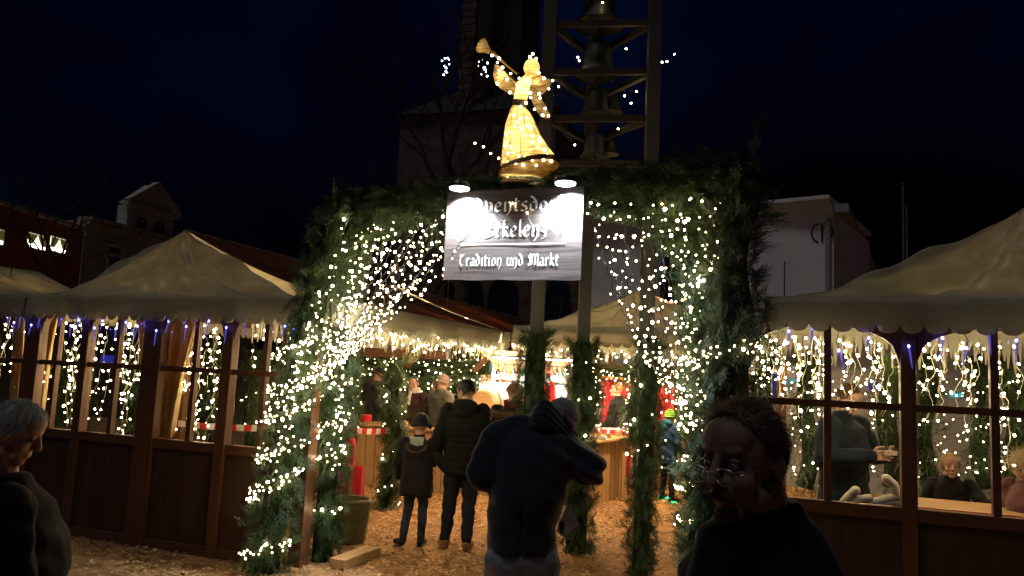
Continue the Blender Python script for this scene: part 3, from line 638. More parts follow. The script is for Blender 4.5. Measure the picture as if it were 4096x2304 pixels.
for i in range(6): # loose strands crossing the corner
    sx = 1345+i*42; light_string(px_strand([(sx,850+8*i),(sx-20,1000),(sx-50,1180),(1200+i*26,1420-i*12)], .1, -.3), f'{ORD[i]} loose strand from the left in the upper left arch corner', 'loose strands in the arch corners', sp=.11, seed=260+i, jit=.04)
for i in range(16):
    f_ = i/15; sx = 2350+f_*400; sy = 775+(i%3)*30; ex = 2640+(i*53%190); ey = 1520+(i*71%230)*.9; Y0 = (-.30, .40, .05)[i%3]; Y1 = (-.1, .35, .1)[i%3]
    pts = px_strand([(sx,sy),(sx+(ex-sx)*.12+10,sy+(ey-sy)*.36),(sx+(ex-sx)*.45+10,sy+(ey-sy)*.68),(ex,ey)], Y0, Y1)
    light_string(pts, f'{ORD[i]} strand from the left in the light curtain right of the sign', 'light curtain right of the sign', sp=.115, seed=300+i, jit=.03)
for i in range(8):
    sx = 2640+i*44; light_string(px_strand([(sx,775+22*(i%3)),(sx+10,900),(2780+i*14,1040),(2730+i*22,1330-45*i)], -.05, -.2), f'{ORD[i]} short strand from the left in the upper right arch corner', 'loose strands in the arch corners', sp=.10, seed=360+i, jit=.04)
for i, (nm, P4) in enumerate((('left front', [(1290,1150),(1230,1380),(1150,1650),(1090,1900)]),('left front', [(1250,1250),(1210,1420),(1180,1600),(1130,1780)]),('left rear', [(1390,1150),(1370,1400),(1345,1650),(1330,1900)]),('left rear', [(1370,1300),(1385,1450),(1350,1600),(1365,1760)]),('right inner', [(2800,1080),(2790,1350),(2800,1600),(2760,1850)]),('right inner', [(2760,1200),(2740,1400),(2790,1550),(2770,1700)]))):
    light_string(px_strand(P4, YF-.20 if 'front' in nm else .16, YF-.20 if 'front' in nm else .16), f"{('longer','shorter')[i%2]} loose strand trailing down the {nm} arch leg", 'loose strands on the arch legs', sp=.05, seed=420+i, jit=.13, off=.03)
for i in range(3):
    light_string([F(1880+i*150, 785, -.20), F(1900+i*170, 800+i*8, -.22), F(1990+i*120, 880, -.24), F(2110+i*70, 960-i*30, -.22)], f'{ORD[i]} loose strand from the left dangling over the painted sign', 'loose strands over the sign', sp=.12, seed=380+i, jit=.05)
# ------------------------------------------------------------------ sign
M['signwood'] = mat('printed_dark_wood', (.105,.082,.074), .6, .3, col2=(.030,.023,.021), scale=(2.2,1,42), detail=6)
M['letter'] = mat('white_lettering', (.85,.86,.88), .6, .4)
SX0, SX1, SZ0, SZ1, SY = -2.62, -1.47, 2.485, 3.215, -.20
sg = thing('banner_sign', 'dark wood-look banner with white blackletter writing hung under the arch beam', 'sign', (-2.05, SY, SZ0))
def sgf(u, v):
    return (SX0+(SX1-SX0)*u, SY+.003*math.sin(u*22)*(1-v)**5+.002*math.sin(u*9+v*5), SZ0+(SZ1-SZ0)*v+.003*math.sin(u*19)*(1-v)**6)
MB().grid(sgf, 60, 20, -.004).build('banner', M['signwood'], sg, smooth=True)
mb = MB()
for i in range(6):
    for z in (SZ0+.015, SZ1-.015): mb.lathe([(.007,0),(.007,.003)], (SX0+.02+(SX1-SX0-.04)*i/5, SY-.016, z), 8, M=np.array([[1,0,0],[0,0,-1],[0,1,0]]))
mb.build('eyelet', M['steel'], sg)
GL = { # blackletter strokes on an x-height of 1
 'a': (.62, [[(.08,.85),(.3,1),(.5,.85),(.5,.08),(.62,.0)],[(.5,.55),(.1,.42),(.08,.12),(.25,0),(.5,.15)]]),
 'd': (.66, [[(.05,1.5),(.3,1.3),(.52,.9),(.55,.2),(.33,0),(.08,.18),(.08,.72),(.3,.95),(.5,.8)]]),
 'v': (.66, [[(0,1.2),(.12,1.0),(.12,.2),(.32,0),(.54,.2),(.56,.75),(.36,1.0),(.2,.85)]]),
 'e': (.60, [[(.50,.14),(.28,0),(.08,.18),(.08,.75),(.28,1),(.50,.80)],[(.48,.82),(.46,.60),(.12,.44)]]),
 'n': (.68, [[(0,.88),(.12,1),(.12,.05),(.2,0)],[(.14,.78),(.38,1),(.54,.85),(.54,.05),(.30,-.38)]]),
 't': (.46, [[(.16,1.35),(.16,.12),(.3,0),(.42,.1)],[(0,.98),(.4,.98)]]),
 's': (.54, [[(.46,.9),(.28,1),(.1,.82),(.14,.6),(.42,.42),(.44,.15),(.24,0),(.02,.12)]]),
 'o': (.60, [[(.08,.75),(.08,.2),(.28,0),(.5,.2),(.5,.78),(.28,1),(.08,.75)]]),
 'r': (.48, [[(0,.88),(.12,1),(.12,.05),(.22,0)],[(.14,.78),(.34,1),(.46,.85)]]),
 'f': (.44, [[(.4,1.42),(.26,1.5),(.15,1.3),(.15,-.3)],[(0,.98),(.38,.98)]]),
 'k': (.60, [[(.12,1.55),(.12,0)],[(.14,.7),(.36,.98),(.48,.78),(.2,.52)],[(.24,.5),(.44,.1),(.58,0)]]),
 'l': (.32, [[(.12,1.55),(.12,.1),(.26,0)]]),
 'z': (.54, [[(.05,.95),(.46,.95),(.12,.5),(.42,.35),(.36,-.1),(.05,-.3)]]),
 'i': (.32, [[(0,.88),(.12,1),(.12,.08),(.24,0)],[(.08,1.3),(.16,1.38)]]),
 'u': (.68, [[(0,.9),(.12,1),(.12,.15),(.3,0),(.5,.2)],[(.42,.92),(.54,1),(.54,.08),(.66,0)]]),
 'A': (.95, [[(.05,1.1),(.2,1.5),(.45,1.45),(.3,.6),(.1,.1),(.3,0)],[(.45,1.5),(.72,1.4),(.72,.1),(.88,0)],[(.2,.62),(.7,.62)]]),
 'E': (.85, [[(.7,1.35),(.4,1.55),(.12,1.2),(.12,.35),(.4,0),(.75,.2)],[(.38,1.3),(.38,.3)],[(.3,.8),(.65,.85)],[(-.05,.0),(.15,-.08),(.5,.05)]]),
 'T': (.80, [[(.0,1.2),(.15,1.42),(.45,1.3),(.72,1.5)],[(.28,1.25),(.12,.8),(.14,.3),(.4,0),(.7,.22)]]),
 'M': (1.35, [[(.0,.25),(.15,0),(.3,.15),(.22,.9),(.05,1.2),(.25,1.5),(.45,1.3),(.45,.1)],[(.48,1.2),(.7,1.5),(.86,1.3),(.86,.05)],[(.88,1.2),(1.08,1.5),(1.24,1.3),(1.24,.1),(1.36,0)]]),
 ' ': (.42, [])}
def write(text, xc, z, h, width, nm):
    tot = sum(GL[c][0] for c in text)+.12*len(text); s_ = min(width/tot, h*3); x = xc-tot*s_/2; mb = MB(); nib = np.array([math.cos(R(42)), math.sin(R(42))])*.098; dy = 0
    for c in text:
        w_, st = GL[c]
        for s2 in st:
            for a, b in zip(s2[:-1], s2[1:]):
                a = np.array(a); b = np.array(b); dy += 1
                q = [a-nib, a+nib, b+nib, b-nib]
                if (q[1]-q[0])[0]*(q[2]-q[0])[1]-(q[1]-q[0])[1]*(q[2]-q[0])[0] < 0: q = q[::-1]
                yo = SY-.0045-.0001*(dy % 13)
                P3 = [(x+t[0]*s_, yo, z+t[1]*h) for t in q]+[(x+t[0]*s_, yo+.0008, z+t[1]*h) for t in q]
                mb.add(P3, [(0,1,2,3),(7,6,5,4),(0,4,5,1),(1,5,6,2),(2,6,7,3),(3,7,4,0)])
        x += (w_+.12)*s_
    return mb.build(nm, M['letter'], sg)
write('Adventsdorf', -2.05, 3.035, .078, .86, 'lettering')
write('Erkelenz', -2.005, 2.832, .086, .53, 'lettering')
write('Tradition und Markt', -2.06, 2.60, .062, .84, 'lettering')
MB().span((-2.48, SY-.006, 2.768), (-1.60, SY-.005, 2.776)).build('ruled_line', M['letter'], sg)
# two cool floodlights above the sign
M['flood'] = emit('flood_glass', (.86,.94,1.0), 9)
for i, (x, y) in enumerate(((1838, 752), (2262, 732))):
    p = F(x, y, -.36); t = thing('sign_floodlight', ('lower left' if i == 0 else 'upper right')+' flat round cool white floodlight over the banner sign', 'floodlight', p, 0, 'floodlights over the sign')
    mb = MB(); mb.lathe([(.02,.055),(.075,.045),(.088,.02),(.088,0),(.08,0)], p, 20); mb.bar(p+[0,.02,.045], p+[0,.30,.10], .02, .012); mb.build('housing', M['black'], t, smooth=False)
    MB().lathe([(.077,0),(.077,-.010),(.05,-.018)], p+[0,0,-.001], 20).build('lens', M['flood'], t)
    l = bpy.data.lights.new('flood_lamp', 'SPOT'); l.energy = 225; l.color = (.80,.90,1.0); l.spot_size = R(128); l.spot_blend = .6; l.shadow_soft_size = .03
    lo = bpy.data.objects.new('flood_lamp', l); COL.objects.link(lo); q = p+[0,.05,-.04]; lo.location = tuple(q)
    lo.rotation_euler = Vector((.0, .42, -1)).to_track_quat('-Z','Y').to_euler(); lo.parent = t; lo.matrix_parent_inverse = mw(t).inverted()
# ------------------------------------------------------------------ angel
def wicker():
    m = bpy.data.materials.new('gold_wicker'); m.use_nodes = True; n = m.node_tree; b = n.nodes['Principled BSDF']
    b.inputs['Base Color'].default_value = (.86,.62,.26,1); b.inputs['Roughness'].default_value = .45
    tcn = n.nodes.new('ShaderNodeTexCoord'); mp = n.nodes.new('ShaderNodeMapping'); mp.inputs['Scale'].default_value = (7,7,170)
    tx = n.nodes.new('ShaderNodeTexNoise'); tx.inputs['Scale'].default_value = 1; tx.inputs['Detail'].default_value = 2
    n.links.new(tcn.outputs['Object'], mp.inputs[0]); n.links.new(mp.outputs[0], tx.inputs['Vector'])
    cr = n.nodes.new('ShaderNodeValToRGB'); cr.color_ramp.elements[0].position = .40; cr.color_ramp.elements[0].color = (.50,.32,.09,1); cr.color_ramp.elements[1].position = .54; cr.color_ramp.elements[1].color = (.95,.74,.36,1)
    n.links.new(tx.outputs['Fac'], cr.inputs[0]); n.links.new(cr.outputs[0], b.inputs['Base Color'])
    bp = n.nodes.new('ShaderNodeBump'); bp.inputs['Strength'].default_value = .6; bp.inputs['Distance'].default_value = .004; n.links.new(tx.outputs['Fac'], bp.inputs['Height']); n.links.new(bp.outputs[0], b.inputs['Normal'])
    o = n.nodes['Material Output']; t = n.nodes.new('ShaderNodeBsdfTranslucent'); mx = n.nodes.new('ShaderNodeMixShader'); mx.inputs[0].default_value = .55
    n.links.new(cr.outputs[0], t.inputs[0]); n.links.new(b.outputs[0], mx.inputs[1]); n.links.new(t.outputs[0], mx.inputs[2]); n.links.new(mx.outputs[0], o.inputs[0]); return m
M['wicker'] = wicker(); M['rib'] = mat('dark_gold_rib', (.16,.10,.03), .6, .4); M['band'] = mat('dark_glitter_band', (.12,.085,.03), .5, .5, col2=(.03,.02,.008), scale=(60,60,60))
M['base'] = mat('angel_base_wood', (.42,.24,.12), .6, .3)
YA = -.02
def fa(x, y, dy=0.): return F(x, y, YA+dy)
sc_a = np.linalg.norm(fa(2100,600)-fa(2101,600))  # metres per photo pixel on this plane
b0 = fa(2110, 735)
an = thing('trumpet_angel', 'glowing gold wicker angel blowing a trumpet on top of the arch', 'light figure', b0)
XR = np.array([1,0,0.]); YR = np.array([0,1,0.]); ZR = np.array([0,0,1.])
def ring(xl, yl, xr, yr, depth): # ring through two silhouette pixels
    a = fa(xl, yl); b = fa(xr, yr); c = (a+b)/2; u = b-a; rx = np.linalg.norm(u)/2; return (c, rx, depth if depth > 0 else rx*-depth, YR, u/(2*rx))
sk = MB().loft([ring(2003,712,2190,720,-.8), ring(2008,672,2235,636,-.8), ring(2020,560,2202,600,-.8), ring(2024,512,2158,532,-.8), ring(2042,444,2124,456,-.85), ring(2052,425,2104,432,-.85)], 28, caps=False)
sk.build('skirt', M['wicker'], an, smooth=True)
lo_ = [ring(2003,716,2200,718,-.8), ring(1992,722,2210,712,-.8)]
MB().loft([ring(2000,722,2186,722,-.8), ring(2006,690,2236,640,-.8)], 28, caps=False).build('underskirt', M['wicker'], an)
MB().loft([ring(2001,706,2234,650,-.86), ring(2003,690,2238,630,-.86)], 28, caps=False).build('hem_band', M['band'], an)
MB().loft([ring(2050,428,2106,434,-.9), ring(2052,403,2108,408,-.9)], 20, caps=False).build('belt', M['band'], an)
MB().loft([ring(2056,404,2104,408,-.8), ring(2062,340,2122,345,-.75), ring(2086,315,2126,322,-.7), ring(2100,300,2124,302,-.8)], 22, caps=False).build('torso', M['wicker'], an, smooth=True)
MB().ell(fa(2127,272), (31*sc_a,31*sc_a,36*sc_a), n=18, k=12).build('head', M['wicker'], an, smooth=True)
# wings / arms
def pad(poly, y0, th, name, mt=None): # rounded flat wicker form from an outline
    P = np.array([fa(x, y, y0) for x, y in poly]); c = P.mean(0); n = len(P); mb = MB(); rings_ = []
    vs = []; 
    for f_, yo in ((.0,-th),(.55,-th*.85),(.9,-th*.45),(1,0),(.9,th*.45),(.55,th*.85),(0,th)):
        for q in P: vs.append(c+(q-c)*max(f_,.02)+YR*yo)
    fs = [(i*n+j, i*n+(j+1)%n, (i+1)*n+(j+1)%n, (i+1)*n+j) for i in range(6) for j in range(n)]
    return mb.add(vs, fs).build(name, mt or M['wicker'], an, smooth=True)
pad([(2066,330),(2030,300),(1998,262),(1978,255),(1972,300),(1980,330),(2000,352),(2030,372),(2058,382),(2072,360)], -.02, .035, 'raised_arm')
pad([(2118,310),(2135,285),(2175,308),(2212,322),(2195,355),(2170,378),(2150,372),(2128,352),(2115,332)], .03, .022, 'wing')
pad([(2116,335),(2138,350),(2165,380),(2168,400),(2185,425),(2202,455),(2198,474),(2182,476),(2158,460),(2140,438),(2126,400),(2118,365)], .0, .022, 'lowered_arm')
mb = MB(); tp = [fa(2068,296,-.05), fa(2020,255,-.05), fa(1985,222,-.05), fa(1958,205,-.05)]; mb.tube(tp, [.007,.010,.014,.020], 10)
mb.tube([fa(1962,208,-.05), fa(1945,196,-.05), fa(1925,182,-.05)], [.020,.034,.066], 14); mb.build('trumpet', M['wicker'], an, smooth=True)
mb = MB(); mb.tube([fa(2112,256), fa(2124,225), fa(2132,212), fa(2146,232), fa(2156,262)], .004, 5); mb.tube([fa(2120,248,.02), fa(2130,218,.02), fa(2150,256,.02)], .004, 5); mb.build('crown', M['rib'], an)
ribs = MB()
for k_ in range(7):
    q = k_/6; pr = []
    for (xl,yl,xr,yr) in ((2005,705,2225,655),(2020,560,2202,600),(2024,512,2158,532),(2042,444,2124,456)):
        a = fa(xl,yl); b = fa(xr,yr); c = (a+b)/2; rx = np.linalg.norm(b-a)/2; an_ = math.pi*(1.06+.88*q); pr.append(c+(b-a)/(2*rx)*rx*1.01*math.cos(an_)+YR*rx*.83*math.sin(an_))
    ribs.tube(pr, .003, 4)
for pp in ([(1985,300),(2030,315),(2070,350)], [(2000,270),(2040,300),(2075,335)], [(2120,340),(2170,345),(2205,328)]): ribs.tube([fa(x,y,-.055) for x,y in pp], .003, 4)
ribs.build('wire_rib', M['rib'], an)
MB().lathe([(.165,0),(.17,.012),(.16,.02)], fa(2078,742), 24).build('base_plate', M['base'], an)
bl = [(1925,186),(1968,222),(1996,233),(1990,250),(1998,282),(2010,270),(2043,294),(2028,317),(2077,313),(2070,340),(1990,335),(2040,370),(2105,318),(2155,291),(2175,313),(2211,322),(2195,355),(2157,375),(2160,392),(2122,372),(2123,390),(2138,437),(2181,434),(2171,461),(2194,463),(2131,215),(2120,228),(2145,234),(2083,426),(2104,412),
      (2054,462),(2081,475),(2108,471),(2091,508),(2063,508),(2124,510),(2040,530),(2053,540),(2098,545),(2130,545),(2025,538),(2157,555),(2160,565),(2028,570),(2072,565),(2095,568),(2130,570),(2048,592),(2023,585),(2120,603),(2178,598),(2190,617),(2075,590),(2110,575),(2060,545),(2085,520),(2150,590),(2110,500),(2070,490),(2092,660),(2130,640),(2175,640),(2205,645),(2030,650),(2056,612),(2033,614),(2100,628),(2078,625),(2062,652),(2145,662)]
for i, (x, y) in enumerate(bl):
    o = bpy.data.objects.new('bulb', BM['angel'][i % 3 if i % 4 else 0]); COL.objects.link(o)
    yy = -.10 if y > 440 else -.07
    if y > 440: yy = -(.05+.15*min(1, (y-440)/260)*(1-min(1,abs(x-2090)/140)**2))-.03
    o.location = tuple(fa(x, y, yy)); o.parent = an; o.matrix_parent_inverse = mw(an).inverted()
for (x, y, e, dy) in ((2078,480,3.0,0),(2085,560,4.5,0),(2100,640,5,0),(2060,690,3.5,0),(2160,685,4,0),(2050,712,2,0),(2090,370,2.2,0),(2127,272,1.5,0),(2010,310,.9,-.02),(2150,330,.5,.03),(2110,335,1.4,0)):
    l = bpy.data.lights.new('angel_lamp', 'POINT'); l.energy = e*.30; l.color = (1,.80,.46); l.shadow_soft_size = .012; lo = bpy.data.objects.new('angel_lamp', l); COL.objects.link(lo); lo.location = tuple(fa(x, y, dy)); lo.parent = an; lo.matrix_parent_inverse = mw(an).inverted()
# ------------------------------------------------------------------ bell tower (three posts)
ga = G(2145, 2330)*0; dC = float(np.dot(G(2568,2285)-CO, FWD))+.05; dB = float(np.dot(G(2328,2196)-CO, FWD))+.1; pa = D(2150, 1250, dC+.15); pc = D(2587, 1300, dC); pb = D(2337, 1250, max(dB, dC+.7))
TA, TB_, TC = [np.array([p[0], p[1], 0]) for p in (pa, pb, pc)]
tw = thing('bell_tower', 'open steel bell tower with rows of bronze bells behind the angel', 'bell tower', (TA+TC)/2)
for P_ in (TA, TB_, TC): MB().box((P_[0], P_[1], 5.0), (.125,.125,10.0), M=np.array(((math.cos(CYAW),-math.sin(CYAW),0),(math.sin(CYAW),math.cos(CYAW),0),(0,0,1)))).build('post', M['steel'], tw, bevel=.006)
mid = (TA+TC)/2*.62+TB_*.38; M['oldwood'] = mat('weathered_beam', (.028,.022,.016), .7, .3, col2=(.018,.014,.011), scale=(9,9,9))
def zt_(px, py, P_): # height at plan point P_ seen at that pixel row (nearest depth)
    d = np.dot((P_-CO)*[1,1,0], FWD*[1,1,0]/np.linalg.norm(FWD[:2])); r_ = ray(px, py); rh = np.dot(r_*[1,1,0], FWD*[1,1,0]/np.linalg.norm(FWD[:2])); return CO[2]+r_[2]*d/rh
for i, (py, sy, br) in enumerate(((95,88,.19),(288,280,.155),(475,468,.13),(655,650,.11),(-130,-135,.22))):
    z = zt_(2400, py, (TA+TC)/2); e = [0,0,z]; mb = MB()
    for a, b in ((TA, TC),(TA, TB_),(TB_, TC)): mb.bar(a+e, b+e, .05, .06)
    mb.bar(TB_*.5+mid*.5+e+[0,0,.001], mid+(mid-TB_)*.3+e+[0,0,.001], .05, .05); mb.build('bell_beam', M['oldwood'], tw)
    bz = z-.07; prof = [(0.02,0),(br*.55,-.01),(br*.72,-br*.35),(br*.76,-br*1.0),(br*.88,-br*1.45),(br*1.12,-br*1.75),(br*1.15,-br*1.82),(br*.9,-br*1.70)]
    c = mid+[0,0,bz]; bo = MB().lathe(prof, c, 24).build('bell', M['bronze'], tw, smooth=True)
    mb = MB(); mb.tube([c+[0,0,-.3*br], c+[0,0,-1.75*br]], .01, 6); mb.ell(c+[0,0,-1.8*br], (.03,.03,.03)); mb.build('clapper', M['bronze'], bo)
    mb = MB(); mb.bar(TA+(TC-TA)*.12+[0,0,z-.05], TA+(TC-TA)*.25+[0,0,z-.22], .03, .03); mb.build('brace', M['oldwood'], tw)
    if i in (1,2,3):
        c2 = mid+(TC-TA)*.18+(TB_-mid)*.4+[0,0,bz]; b2 = br*.62; MB().lathe([(r_*.62/1, z_*.62) for r_, z_ in prof], c2, 18).build('bell', M['bronze'], tw, smooth=True)
lights_t = [(1820,352),(1470,414),(1480,440),(1330,628),(1288,690),(1896,662),(1808,695),(1856,748),(1762,934),(1447,1050),(1638,1093),(1718,1198),(1470,1248),(1650,18),(1158,905)]
th = thing('light_string', 'sparse string of warm lights scattered around the bell tower', 'light string', TB_+[0,0,3.4])
pts = [];
for x, y in lights_t:
    q = D(1500+x*.552, y*.552, dC+.5); o = bpy.data.objects.new('bulb', BM['far'][0]); COL.objects.link(o); o.location = tuple(q); o.parent = th; o.matrix_parent_inverse = mw(th).inverted(); pts.append(q)
MB().tube(sorted(pts, key=lambda q: q[2]), .0015, 3).build('cable', M['black'], th)
th = thing('light_string', 'short string of four warm lights left of the angel skirt', 'light string', D(1900,573,5.9))
pts = []
for x, y in ((1900,573),(1934,587),(1963,614),(1995,633)):
    q = D(x, y, 5.9); o = bpy.data.objects.new('bulb', BM['w'][1]); COL.objects.link(o); o.location = tuple(q); o.parent = th; o.matrix_parent_inverse = mw(th).inverted(); pts.append(q)
MB().tube([D(1840,560,5.9)]+pts+[D(2030,690,5.8)], .0025, 4).build('cable', M['wire'], th)
th = thing('light_string', 'three faint lights to the right of the bell tower', 'light string', D(2645,247,8))
pts = []
for x, y in ((2648,249),(2668,246),(2697,217)):
    q = D(x, y, 8); o = bpy.data.objects.new('bulb', BM['far'][0]); COL.objects.link(o); o.location = tuple(q); o.parent = th; o.matrix_parent_inverse = mw(th).inverted(); pts.append(q)
MB().tube([D(2600,260,8)]+pts, .002, 3).build('cable', M['black'], th)
# cool lights on the church pinnacles
for i, L_px in enumerate((((1768,243),(1780,233),(1790,232),(1797,240),(1798,257),(1784,272),(1783,285),(1775,299),(1788,290),(1780,266)), ((1917,248),(1927,241),(1916,264),(1918,284),(1924,298),(1950,252),(1941,280),(1949,305),(1945,290),(1938,272)))):
    th = thing('pinnacle_lights', ('left' if i == 0 else 'right')+' curl of cool white lights high on the church tower', 'light ornament', D(L_px[0][0], L_px[0][1], 28), 0, 'cool lights on the church tower')
    pts = []
    for k_, (x, y) in enumerate(L_px):
        q = D(x, y, 28); o = bpy.data.objects.new('bulb', BM['cool'][2 if k_ == 9 else k_%2]); COL.objects.link(o); o.scale = (.5,.5,.5); o.location = tuple(q); o.parent = th; o.matrix_parent_inverse = mw(th).inverted(); pts.append(q)
    MB().tube(pts, .02, 4).build('frame', M['steel'], th)
# garlands round the tower legs
garland([TA+[0,0,z] for z in (0,.5,1,1.5,1.95,2.15)], [.15,.15,.15,.15,.17,.12], 700, 'fir garland wrapped round the tower leg straight behind the bowed man', 'fir garlands round the tower legs', seed=41, scale=.62)
garland([TB_+[0,0,z] for z in (0,.5,1,1.5,1.9,2.12)], [.17,.17,.16,.16,.19,.13], 720, 'dark fir garland on the middle tower leg right of the bowed man', 'fir garlands round the tower legs', seed=42, scale=.62)
garland([TC+[.01*k_,-.02,z] for k_, z in enumerate((0,.5,1,1.4,1.7,1.92,2.15))], [.12,.12,.12,.12,.12,.12,.11], 600, 'fir garland on the tower leg nearest the right counter, hanging to the ground', 'fir garlands round the tower legs', seed=43, scale=.62)
for (P_, zt2, n_) in ((TA,2.12,12),(TB_,2.08,12),(TC,2.05,8)):
    r = np.random.default_rng(int(n_*zt2*10)); a = r.uniform(0,6.28,n_*3); Pq = P_+np.c_[np.cos(a)*.08, np.sin(a)*.08, zt2+r.uniform(-.12,.03,n_*3)]; Dq = np.c_[np.cos(a), np.sin(a), r.uniform(.2,1.1,n_*3)]
    V, fc, ms = place_sprays(Pq, Dq, np.tile([0,0,1.],(n_*3,1)), r.uniform(.6,1.0,n_*3), n_)
    q = [o for o in COL.objects if o.name.startswith('fir_garland') and np.hypot(o.location[0]-P_[0], o.location[1]-P_[1]) < .05][0]
    mkobj('fir_tips', V, fc, [M['needle'], M['needle2']], q, mids=ms)
for (P_, lab, s0) in ((TC, 'right', 500),(TB_, 'middle', 510)):
    for k_ in range(1):
        pts = [P_+[math.cos(a)*.17, math.sin(a)*.17, .95+1.1*a/25] for a in np.linspace(0, 25, 60)] if lab == 'right' else [P_+[math.cos(a)*.20, math.sin(a)*.20, .9+1.1*a/19] for a in np.linspace(0, 19, 50)]
        light_string(pts, f'light string wound round the {lab} tower leg garland', 'light strings round the tower legs', sp=.17, seed=s0, jit=.01)
# ------------------------------------------------------------------ added lamps, out of view under the canopies, to brighten interior and aisle
def point(par, p, e, col=(1,.70,.38), r=.05, name='lamp_light'):
    l = bpy.data.lights.new(name, 'POINT'); l.energy = e; l.color = col; l.shadow_soft_size = r
    lo = bpy.data.objects.new(name, l); COL.objects.link(lo); lo.location = tuple(float(q) for q in p); lo.parent = par; lo.matrix_parent_inverse = mw(par).inverted()
M['added_lampglass'] = emit('added_lamp_glass', (1,.78,.45), 10); M['lampcool'] = emit('tube_glass', (.92,.95,1), 14)
def added_hang_lamp(p, e, label, col=(1,.66,.34)):  # added lamp with a shade, hidden by the valances; lights aisle and counter
    t = thing('added_hanging_lamp', label, 'lamp', p, 0, 'added lamps under the tent roofs'); p = np.array(p, float)
    mb = MB(); mb.tube([p+[0,0,.5], p+[0,0,.06]], .006, 5); mb.lathe([(.02,.07),(.12,.0),(.125,0),(.025,.075)], p, 16); mb.build('added_lamp_shade', M['black'], t)
    MB().ell(p+[0,0,-.005], (.032,.032,.04)).build('bulb', M['added_lampglass'], t, smooth=True); point(t, p+[0,0,-.08], e, col, .04)  # bulb and light of the added hanging lamp
def added_globe_lamp(p, e, label, col=(1,.66,.34)):  # added bare lamp, hidden by the valances; makes canvas and interior glow
    t = thing('added_globe_lamp', label, 'lamp', p, 0, 'added globe lamps under the tents'); p = np.array(p, float)
    MB().tube([p+[0,0,.55], p+[0,0,.05]], .006, 5).build('cable', M['black'], t); MB().lathe([(.02,.03),(.025,.06),(.02,.07)], p, 10).build('added_lamp_socket', M['black'], t); MB().ell(p, (.035,.035,.04)).build('bulb', M['added_lampglass'], t, smooth=True)  # cable, socket and bulb of the added globe lamp
    l = bpy.data.lights.new('lamp_light', 'POINT'); l.energy = e; l.color = col; l.shadow_soft_size = .05; lo = bpy.data.objects.new('lamp_light', l); COL.objects.link(lo); lo.location = tuple(p-[0,0,.10]); lo.parent = t; lo.matrix_parent_inverse = mw(t).inverted()  # light of the added globe lamp
added_globe_lamp((-6.3, 1.7, 2.30), 24, 'added globe lamp under the left half of the front left tent'); added_globe_lamp((-4.9, 2.0, 2.30), 26, 'added globe lamp under the right half of the front left tent')
added_globe_lamp((-9.4, 1.2, 2.30), 22, 'added globe lamp under the tent at the left edge'); added_globe_lamp((.7, 1.9, 2.32), 34, 'added globe lamp under the left half of the right tent'); added_globe_lamp((2.5, 1.9, 2.32), 38, 'added globe lamp under the right half of the right tent')
added_globe_lamp((-4.0, 2.9, 2.38), 120, 'added globe lamp at the aisle edge of the front left tent')
added_globe_lamp((-5.0, 6.4, 2.35), 240, 'added globe lamp above the standing tables at the rear left')
added_globe_lamp((-1.6, 5.6, 2.35), 250, 'added globe lamp above the right counter')
added_globe_lamp((-1.9, 4.95, 2.55), 55, 'added globe lamp high under the inner tent gable'); added_globe_lamp((-4.6, 4.9, 2.55), 45, 'added globe lamp high under the rear left tent')
added_globe_lamp((-3.2, 5.2, 2.35), 150, 'added globe lamp between the two rear tents')
added_hang_lamp((-.02, 1.7, 2.42), 50, 'added black shaded lamp at the aisle edge of the right tent')
added_hang_lamp((-1.2, 8.6, 2.4), 80, 'added black shaded lamp at the far end of the right counter')
# ------------------------------------------------------------------ gold curtains
def curtain(ax0, ax1, bx0, bx1, zt, zb, y, label, folds=5, seed=0, tie=None):
    t = thing('curtain', label, 'curtain', ((ax0+ax1)/2, y, zb), 0, 'gold curtains behind the left panes')
    def f_(u, v):
        s_ = v**.7; x0 = ax0+(bx0-ax0)*s_; x1 = ax1+(bx1-ax1)*s_; x = x0+(x1-x0)*u
        return (x, y+.028*math.sin(u*folds*6.28+seed+v)*(.6+.4*v)+.012*math.sin(u*23+v*4), zt-(zt-zb)*v)
    MB().grid(f_, 60, 14, .003).build('fabric', M['gold'], t, smooth=True)
    MB().tube([(ax0-.02,y,zt+.02),(ax1+.02,y,zt+.02)], .008, 6).build('rod', M['wood'], t)
for i, (a, b, c, d, zb, lab) in enumerate(((106,225,98,158,1.0,'gold curtain gathered to the left in the second full arched window'),(525,615,578,618,1.0,'narrow gold curtain at the right edge of the third arched window'),
      (652,790,640,690,1.0,'gold curtain gathered to the left in the window right of the broad post'),(25,78,45,76,1.0,'gold curtain in the window at the left photo edge'),(-95,-30,-95,-60,1.0,'gold curtain beyond the left photo edge'),(905,940,908,926,1.25,'thin gold curtain beside the narrow post'))):
    curtain(F(a,1400,.1)[0], F(b,1400,.1)[0], F(c,1700,.1)[0], F(d,1700,.1)[0], 2.16, zb, .10, lab, 11 if b-a > 70 else 6, i)
